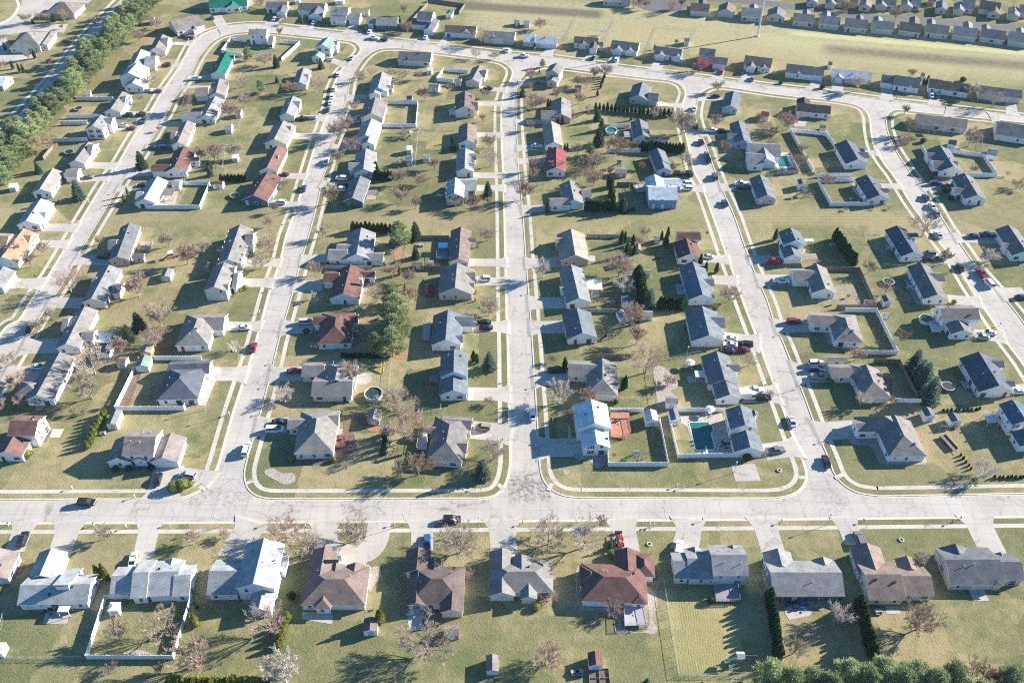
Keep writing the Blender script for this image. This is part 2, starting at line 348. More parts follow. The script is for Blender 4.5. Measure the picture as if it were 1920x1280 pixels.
# ---------------------------------------------------------------- ground, kerbs, walks, drives
def px(s): return [W(*[float(q) for q in t.split(',')], 0.12) for t in s.split()]
S0L = "-110,800 -40,690 -8,640 12,612 37,598 62,557 92,515 125,460 155,407 195,342 222,305 250,257 280,212 307,167 332,132 355,90 367,74 388,61 411,53"
TU = "440,47 480,45 530,49 585,56 640,62 695,67 730,74 780,80 837,87 880,92 960,101 1035,107 1110,117 1160,125 1235,134 1335,147 1440,160 1540,171 1652,186 1740,196 1885,214 2300,262"
S0R = "480,59 440,62 412,70 392,83 372,108 352,146 327,183 310,217 277,270 250,313 232,335 212,367 180,420 150,470 120,525 82,582 66,608 48,640 0,716 -60,820 -78,880 -60,926"
TL1 = "480,59 527,63 605,71 655,77 669,82 676,91 672,101 655,118 640,132 632,145 622,170 616,200 609,225 597,257 587,285 577,317 570,340 555,392 537,440 525,490 507,540 492,595 475,657 462,697 435,780 414,855 405,882 393,904 375,919 350,930 322,935"
TL2 = "530,935 500,934 478,928 463,914 457,890 462,862 480,800 495,745 507,700 520,645 527,620 547,552 562,495 577,445 592,390 605,332 612,314 622,277 632,250 640,212 650,185 655,155 663,136 680,112 697,98 720,91 755,91 830,100 905,110 938,116 955,125 961,137 955,155 945,175 940,200 940,250 943,320 946,420 950,600 952,640 954,740 956,815 957,862 953,892 943,915 926,929 900,934"
S2R = "1090,933 1060,930 1038,921 1022,906 1013,885 1010,852 1005,765 997,640 992,570 986,495 981,420 978,380 972,320 967,225 967,175 972,155 982,141 997,130 1022,124 1055,127 1135,137 1210,146 1255,151 1276,159 1285,172 1283,186 1277,203 1279,225 1287,257 1301,320 1315,347 1342,420 1360,472 1375,512 1395,570 1417,627 1440,690 1465,757 1490,825 1505,862 1512,887 1509,906 1496,921 1472,931 1440,934"
S3R = "1650,930 1610,924 1582,909 1564,888 1555,865 1547,845 1532,810 1512,755 1485,685 1467,640 1452,607 1440,570 1430,545 1410,500 1390,445 1375,402 1349,345 1337,312 1322,270 1310,242 1304,220 1305,200 1310,183 1318,171 1334,164 1360,163 1440,175 1490,181 1565,189 1602,196 1622,206 1631,223 1633,245 1640,277 1660,310 1672,325 1690,352 1705,377 1730,412 1762,455 1790,490 1820,540 1865,607 1880,630 1890,645 1920,685 1990,795 2045,880 2050,905 2030,922"
S4R = "2180,920 2120,905 2090,880 2050,810 1975,690 1920,607 1902,582 1875,550 1830,500 1802,460 1777,427 1755,390 1727,350 1702,317 1675,275 1665,250 1661,228 1665,213 1680,206 1715,209 1815,219 1920,230 2300,275"
MAINS = "-500,984 0,980.5 480,979 960,976.5 1440,973.5 1920,968.5 2500,962"
def lawn(kerb, extra='', name='lawn', walk=True, closed=True, sub=4):
    k = smooth_poly(px(kerb), closed=False, sub=sub, keep=45)
    poly = k + px(extra)
    n = len(poly)
    area = sum(poly[i].x * poly[(i + 1) % n].y - poly[(i + 1) % n].x * poly[i].y for i in range(n))
    sgn = 1 if area > 0 else -1
    o = tess(poly, .12, -.04, name, [GRASS, KERB]); struct(o)
    line = k + [k[0]] if closed == 'loop' else k
    struct(ribbon(line, -.02 * sgn, .38 * sgn, .132, .02, 'kerb', KERB))
    struct(ribbon(line, -.45 * sgn, -.03 * sgn, .012, None, 'gutter', KERB))
    if walk: struct(ribbon(line, 2.1 * sgn, 3.35 * sgn, .138, .1, 'sidewalk', WALKM))
    return line, sgn
g = MB(); g.face([(-880, -120, -.06), (880, -120, -.06), (880, 880, -.06), (-880, 880, -.06)]); struct(g.obj('ground', GRASS))
rd = tess([W(-700, 1010), W(2700, 1010), W(2700, 60), W(2200, 150), W(1500, 100), W(900, 40), W(300, 10), W(-300, 500)], 0.0, None, 'road', [ROAD]); struct(rd)
LOOPS = []
LOOPS.append(lawn(S0L + ' ' + TU, '2900,330 2900,-430 -2600,-430 -2600,936 -160,936 -150,880'))
LOOPS.append(lawn(S0R + ' -20,936 100,936 322,935 ' + ' '.join(reversed(TL1.split()[1:-1])), closed='loop'))
LOOPS.append(lawn(TL2, closed='loop'))
LOOPS.append(lawn(S2R, closed='loop'))
LOOPS.append(lawn(S3R + ' 1920,925', closed='loop'))
LOOPS.append(lawn(S4R, '3000,500 2900,900'))
LOOPS.append(lawn(MAINS, '2500,1900 -500,1900'))
# driveways: tile: house-end x y, kerb-end x y, width(m); more points = bent centre line
DRV = """a3 105,300 190,78 5.8;a3 450,300 525,78 7;a3 1060,380 1130,76 6;a3 1740,340 1800,230 1900,74 9
b3 530,300 520,180 520,72 7;b3 1245,290 1245,70 6.5;b3 1860,330 1845,70 8
c3 870,300 850,180 825,66 7;c3 1280,300 1320,180 1322,62 7.5;c3 1960,300 1885,58 7
d3 650,240 575,50 6;d3 1690,310 1560,42 8
a2 1270,940 1240,1060 1200,1190 9.5;a2 1330,985 1520,1010 1590,1030 5;a2 1560,243 1880,243 7;a2 340,235 20,250 8;a2 470,30 180,40 8
a1 600,68 850,50 5;a1 330,428 600,428 6;a1 300,550 520,550 5.5;a1 80,845 300,845 6.5;a1 830,675 560,668 6.5;a1 620,990 360,990 6.5;a1 1080,140 905,135 4.5;a1 1150,15 905,25 6;a1 1820,688 2080,690 5;a1 1790,840 2030,840 5.5;a1 1700,1165 1975,1165 5
b1 700,115 490,100 5;b1 540,655 330,665 5.5;b1 500,860 260,865 6.5;b1 430,1170 170,1180 7;b1 1600,688 1890,690 5.2;b1 1650,828 1885,832 5.2;b1 1630,1168 1900,1170 6;b1 90,240 340,265 5;b1 130,35 390,45 5;b1 1655,130 1868,130 5;b1 1630,35 1862,38 5
c1 290,280 65,290 5.5;c1 365,685 85,695 6;c1 415,988 115,992 7;c1 410,1170 110,1175 7;c1 1430,660 1660,668 5.5;c1 1500,815 1700,830 6;c1 1590,1260 1870,1295 8;c1 1255,130 1448,135 5.5;c1 1780,130 1545,125 5.5
d1 850,115 1035,120 4.5;d1 1380,115 1115,125 5.5;d1 1160,655 1430,665 7;d1 1350,965 1600,985 6;d1 1710,520 1410,505 6;d1 100,672 -150,665 5.5;d1 185,820 -95,820 7;d1 315,1165 20,1165 7;d1 1540,1225 1800,1250 6;d1 1930,915 1650,925 7
b2 350,238 75,250 7;b2 240,628 -25,640 7.5;b2 1590,393 1915,395 6.5;b2 1615,660 1925,690 8
c2 430,265 155,280 7.5;c2 525,790 170,800 8;c2 1715,400 2000,395 7.5;c2 1885,830 2160,790 7
d2 490,232 140,240 9.5;d2 1835,355 1985,345 4;d2 660,655 325,680 8
a0 1400,275 1510,310 5.5;a0 1620,120 1690,235 6.5;a0 1300,325 1460,335 4;a0 1200,488 1375,492 4.5;a0 1085,678 1250,680 5;a0 920,862 1140,868 7.5;a0 865,955 1060,960 6;a0 640,1240 885,1245 6;a0 1600,580 1385,590 5.5;a0 1590,655 1325,655 3.5;a0 1355,925 1140,935 5;a0 1285,1105 1050,1110 5.5
b0 190,115 110,190 7;b0 435,150 365,225 7;b0 745,185 680,262 5.5;b0 855,215 810,285 7;b0 1290,258 1240,335 5.5;b0 1440,272 1390,358 5.5;b0 1895,355 1870,400 5.5;b0 550,448 660,488 5.5;b0 290,882 530,890 5.5;b0 270,1020 500,1025 6;b0 830,725 665,735 5.5;b0 790,900 640,895 4.5;b0 780,1108 560,1105 5;b0 1680,662 1890,680 5;b0 1640,778 1850,780 5;b0 1655,1010 1855,1015 5
c0 290,365 245,445 6;c0 600,412 565,475 6;c0 780,428 735,505 6;c0 1100,472 1065,545 6.5;c0 1560,525 1535,602 5.5;c0 1770,555 1755,632 7;c0 1095,780 1250,792 4.5;c0 215,912 18,918 5;c0 250,1110 40,1112 5;c0 250,1200 35,1212 4.5;c0 250,620 90,620 4.5;c0 1575,740 1390,738 5;c0 1635,1000 1390,1002 5
d0 372,600 335,680 6;d0 520,610 520,700 6;d0 890,655 890,758 6;d0 1240,700 1250,795 5.5;d0 1815,770 1840,868 5.5;d0 700,1143 825,1150 4.5;d0 1350,890 1375,820 5;d0 1720,930 1680,850 4"""
DRIVES = []
for row in DRV.split('\n'):
    for d in row.split(';'):
        q = d.split(); tl = q[0]; wd = float(q[-1]); pts = [T(tl, *[float(c) for c in p.split(',')]) for p in q[1:-1]]
        DRIVES.append((pts[0], pts[-1], wd))
        pts = smooth_poly(pts, closed=False, sub=5, keep=200) if len(pts) > 2 else pts
        e = pts[-1]; dr = (e - pts[-2]).normalized(); best = None
        for line, sg in LOOPS:
            for a, b in zip(line, line[1:]):
                s_ = b - a; den = dr.x * s_.y - dr.y * s_.x
                if abs(den) < 1e-6: continue
                w_ = a - e; t_ = (w_.x * s_.y - w_.y * s_.x) / den; u_ = (w_.x * dr.y - w_.y * dr.x) / den
                if -.01 <= u_ <= 1.01 and abs(t_) < 7 and (best is None or abs(t_) < abs(best)): best = t_
        if best is not None: e = e + dr * best
        pts = [p for p in pts[:-1] if (p - e).length > 3.2] + [e - dr * 2.6, e + dr * .15]
        wds = [wd * .86] * (len(pts) - 1) + [wd * 1.2]
        l, r_ = [], []
        for i, p in enumerate(pts):
            a = pts[max(0, i - 1)]; b = pts[min(len(pts) - 1, i + 1)]; t = (b - a).normalized(); nn = Vector((-t.y, t.x, 0)) * wds[i] / 2
            l.append(p + nn); r_.append(p - nn)
        zt = .146 + .0015 * (len(DRIVES) % 4); dv = tess(l + r_[::-1], zt, .1, 'driveway', [DRIVE]); struct(dv)
        rm_ = MB(); f2 = e + dr * 1.15; nn = Vector((-dr.y, dr.x, 0)) * wd * .66
        rm_.face([(*l[-1].xy, zt), (*(f2 + nn).xy, .016), (*(f2 - nn).xy, .016), (*r_[-1].xy, zt)][::-1]); struct(rm_.obj('driveway_apron', [DRIVE]))
# bent private drive of the fifth near house
pts = smooth_poly([T('b3', *p) for p in ((520, 250), (600, 290), (720, 320), (840, 290), (905, 200), (925, 72))], False, 5, 200)
struct(ribbon(pts, -3, 3, .158, .0, 'driveway', DRIVE)); DRIVES.append((pts[0], pts[-1], 6))
def pad(tile, pts, z=.17, m=DRIVE, name='patio', zb=.1, sm=False):
    p = [T(tile, *[float(c) for c in q.split(',')], z) for q in pts.split()]
    if sm: p = smooth_poly(p, True, 4, 200)
    return struct(tess(p, z, zb, name, [m]))
pad('b3', '615,290 700,300 855,400 850,415 600,420'); 
for tl, p in (('a3', '345,735 525,735 500,832 320,837'), ('b3', '345,742 580,750 570,838 345,800'), ('b3', '1140,735 1262,740 1235,880 1135,880'), ('a2', '395,655 480,655 445,720 370,718'), ('a2', '1560,262 1620,290 1540,482 1480,482'), ('d3', '125,700 265,690 330,750 300,780 160,805 125,760'),
              ('d3', '880,700 975,700 995,757 890,762'), ('d3', '1505,580 1620,580 1662,662 1545,664'), ('c2', '1640,925 1820,915 1865,1045 1675,1048'), ('c2', '1310,260 1395,255 1440,300 1320,310'), ('b1', '820,135 908,140 895,215 822,215'), ('c1', '590,895 655,895 655,950 595,950'), ('c1', '580,635 625,640 622,680 580,680'), ('c1', '1225,850 1275,850 1300,930 1240,930'),
              ('d1', '640,90 700,150 745,235 695,210 630,140'), ('d2', '1435,295 1490,300 1530,345 1480,355'), ('c0', '1110,760 1160,770 1230,790 1230,800 1105,795'), ('b2', '760,235 870,235 862,300 820,322 745,317'), ('d0', '190,905 290,912 280,950 200,950'), ('a1', '1195,190 1300,130 1335,160 1310,255 1200,258'), ('c2', '420,640 440,640 440,740 420,740'), ('a1', '1660,710 1720,700 1720,760 1700,760')):
    pad(tl, p)
pad('c2', '1262,560 1570,535 1590,600 1665,835 1375,842 1315,640 1270,610', .165, mat('tan_pool_deck', (.40, .345, .285), .9, .15, 1.2, fine=6), 'pool_deck')
for tl, p, m in (('b2', '75,960 130,950 190,985 270,985 295,1015 280,1055 210,1070 150,1040 90,1010 62,985', STONE), ('b2', '205,870 240,800 300,830 320,878 580,882 600,800 660,640 645,560 690,610 738,700 752,800 700,850 600,912 400,925 240,915', MULCH), ('b3', '845,440 900,400 938,440 925,500 880,550 850,600', STONE),
                 ('c3', '480,440 505,400 505,680 720,712 830,730 830,860 1010,880 1020,700 1010,560 1085,620 1085,720 1050,800 1092,870 1060,912 960,900 800,915 770,880 790,820 700,750 520,730 485,650', STONE), ('d2', '600,700 640,770 780,790 850,912 1178,920 1180,880 885,872 800,740 670,740 640,700', STONE),
                 ('c2', '1080,180 1150,200 1240,300 1230,350 1190,370 1240,440 1110,500 1080,400 1060,250', STONE), ('c2', '470,840 700,842 695,920 640,950 600,920 560,880 500,890', STONE), ('b1', '510,730 870,735 870,710 515,700', MULCH), ('d1', '500,870 640,860 690,1000 530,1005', mat('bare_soil', (.26, .21, .145), 1, .3, 1, fine=6)),
                 ('a2', '980,250 1060,235 960,490 900,490 950,350', MULCH), ('b2', '715,545 800,540 840,600 860,640 800,630 730,590', MULCH), ('b2', '830,640 930,630 935,660 880,680', ORANGE), ('b1', '1040,570 1095,570 1095,670 1040,670', ORANGE), ('b1', '1090,1110 1130,1120 1080,1180 1080,1130', ORANGE), ('b2', '1040,40 1110,40 1130,120 1060,130 900,80 950,60', ORANGE),
                 ('a3', '920,1060 980,1035 1060,1030 1115,1062', STONE), ('d2', '850,270 930,280 930,380 890,390 860,330', MULCH), ('c1', '790,690 850,680 885,720 880,790 840,780', MULCH), ('b1', '400,960 430,930 465,950 462,985 420,992', STONE), ('b0', '30,700 100,700 95,725 40,728', ORANGE), ('b3', '740,200 780,172 805,200 790,235 750,240', STONE), ('c2', '385,965 420,962 428,985 405,998 385,985', STONE), ('a1', '1750,930 1850,900 1870,880 1800,880 1740,900', MULCH)):
    pad(tl, p, .16 + random.random() * .02, m, 'planting_bed', .1, True)
for a, b in (((1035, 906), (1028, 919)), ((934, 907), (945, 917)), ((1497, 894), (1512, 895)), ((1580, 889), (1566, 896)), ((374, 911), (385, 917)), ((475, 900), (462, 905))):
    struct(ribbon([W(*a), W(*b)], -.6, .6, .145, .1, 'sidewalk', WALKM))
# far estate street, north-west roads and trail
struct(ribbon(smooth_poly([W(*p) for p in ((1215, 2), (1300, -4), (1400, 2), (1460, 10), (1540, 20), (1620, 32), (1760, 41), (1920, 58), (2200, 90))], False, 3, 500), -4, 4, .15, .1, 'road', ASPH))
c0_ = W(1240, 4); struct(tess([(c0_.x + 15 * math.cos(t * .2618), c0_.y + 15 * math.sin(t * .2618)) for t in range(24)], .155, .1, 'road', [ASPH]))
struct(ribbon(smooth_poly([W(*p) for p in ((262, -30), (237, 0), (200, 35), (150, 88), (105, 145), (70, 190), (20, 245), (-60, 330), (-300, 560))], False, 3, 500), -3.2, 3.2, .15, .1, 'road', ROAD))
struct(ribbon(smooth_poly([W(*p) for p in ((240, -30), (215, 0), (150, 66), (90, 141), (35, 201), (0, 240), (-80, 320))], False, 3, 500), -.9, .9, .15, .1, 'path', WALKM))
for i, s in enumerate(('45,-8 110,-8 172,0 165,7 110,3 88,22 40,45 0,55 -40,70 -40,40 10,30 38,12', '-30,48 60,46 127,46 120,62 60,58 0,68 -30,80', '-30,104 70,103 69,110 0,120 -30,125', '-30,75 10,70 22,90 0,118 -30,125')):
    struct(tess([W(*[float(c) for c in q.split(',')]) for q in s.split()], .151 + i * .004, .1, 'driveway', [DRIVE]))
struct(tess(smooth_poly([W(x, y) for x, y in ((-40, -20), (20, -20), (32, 5), (30, 20), (10, 38), (-40, 48))], True, 4, 300), .18, .1, 'lawn', [GRASS]))
struct(ribbon(smooth_poly([W(x, y) for x, y in ((20, -20), (34, 5), (32, 20), (10, 42), (-40, 56))], False, 4, 300), -.8, .6, .185, .1, 'kerb', KERB))
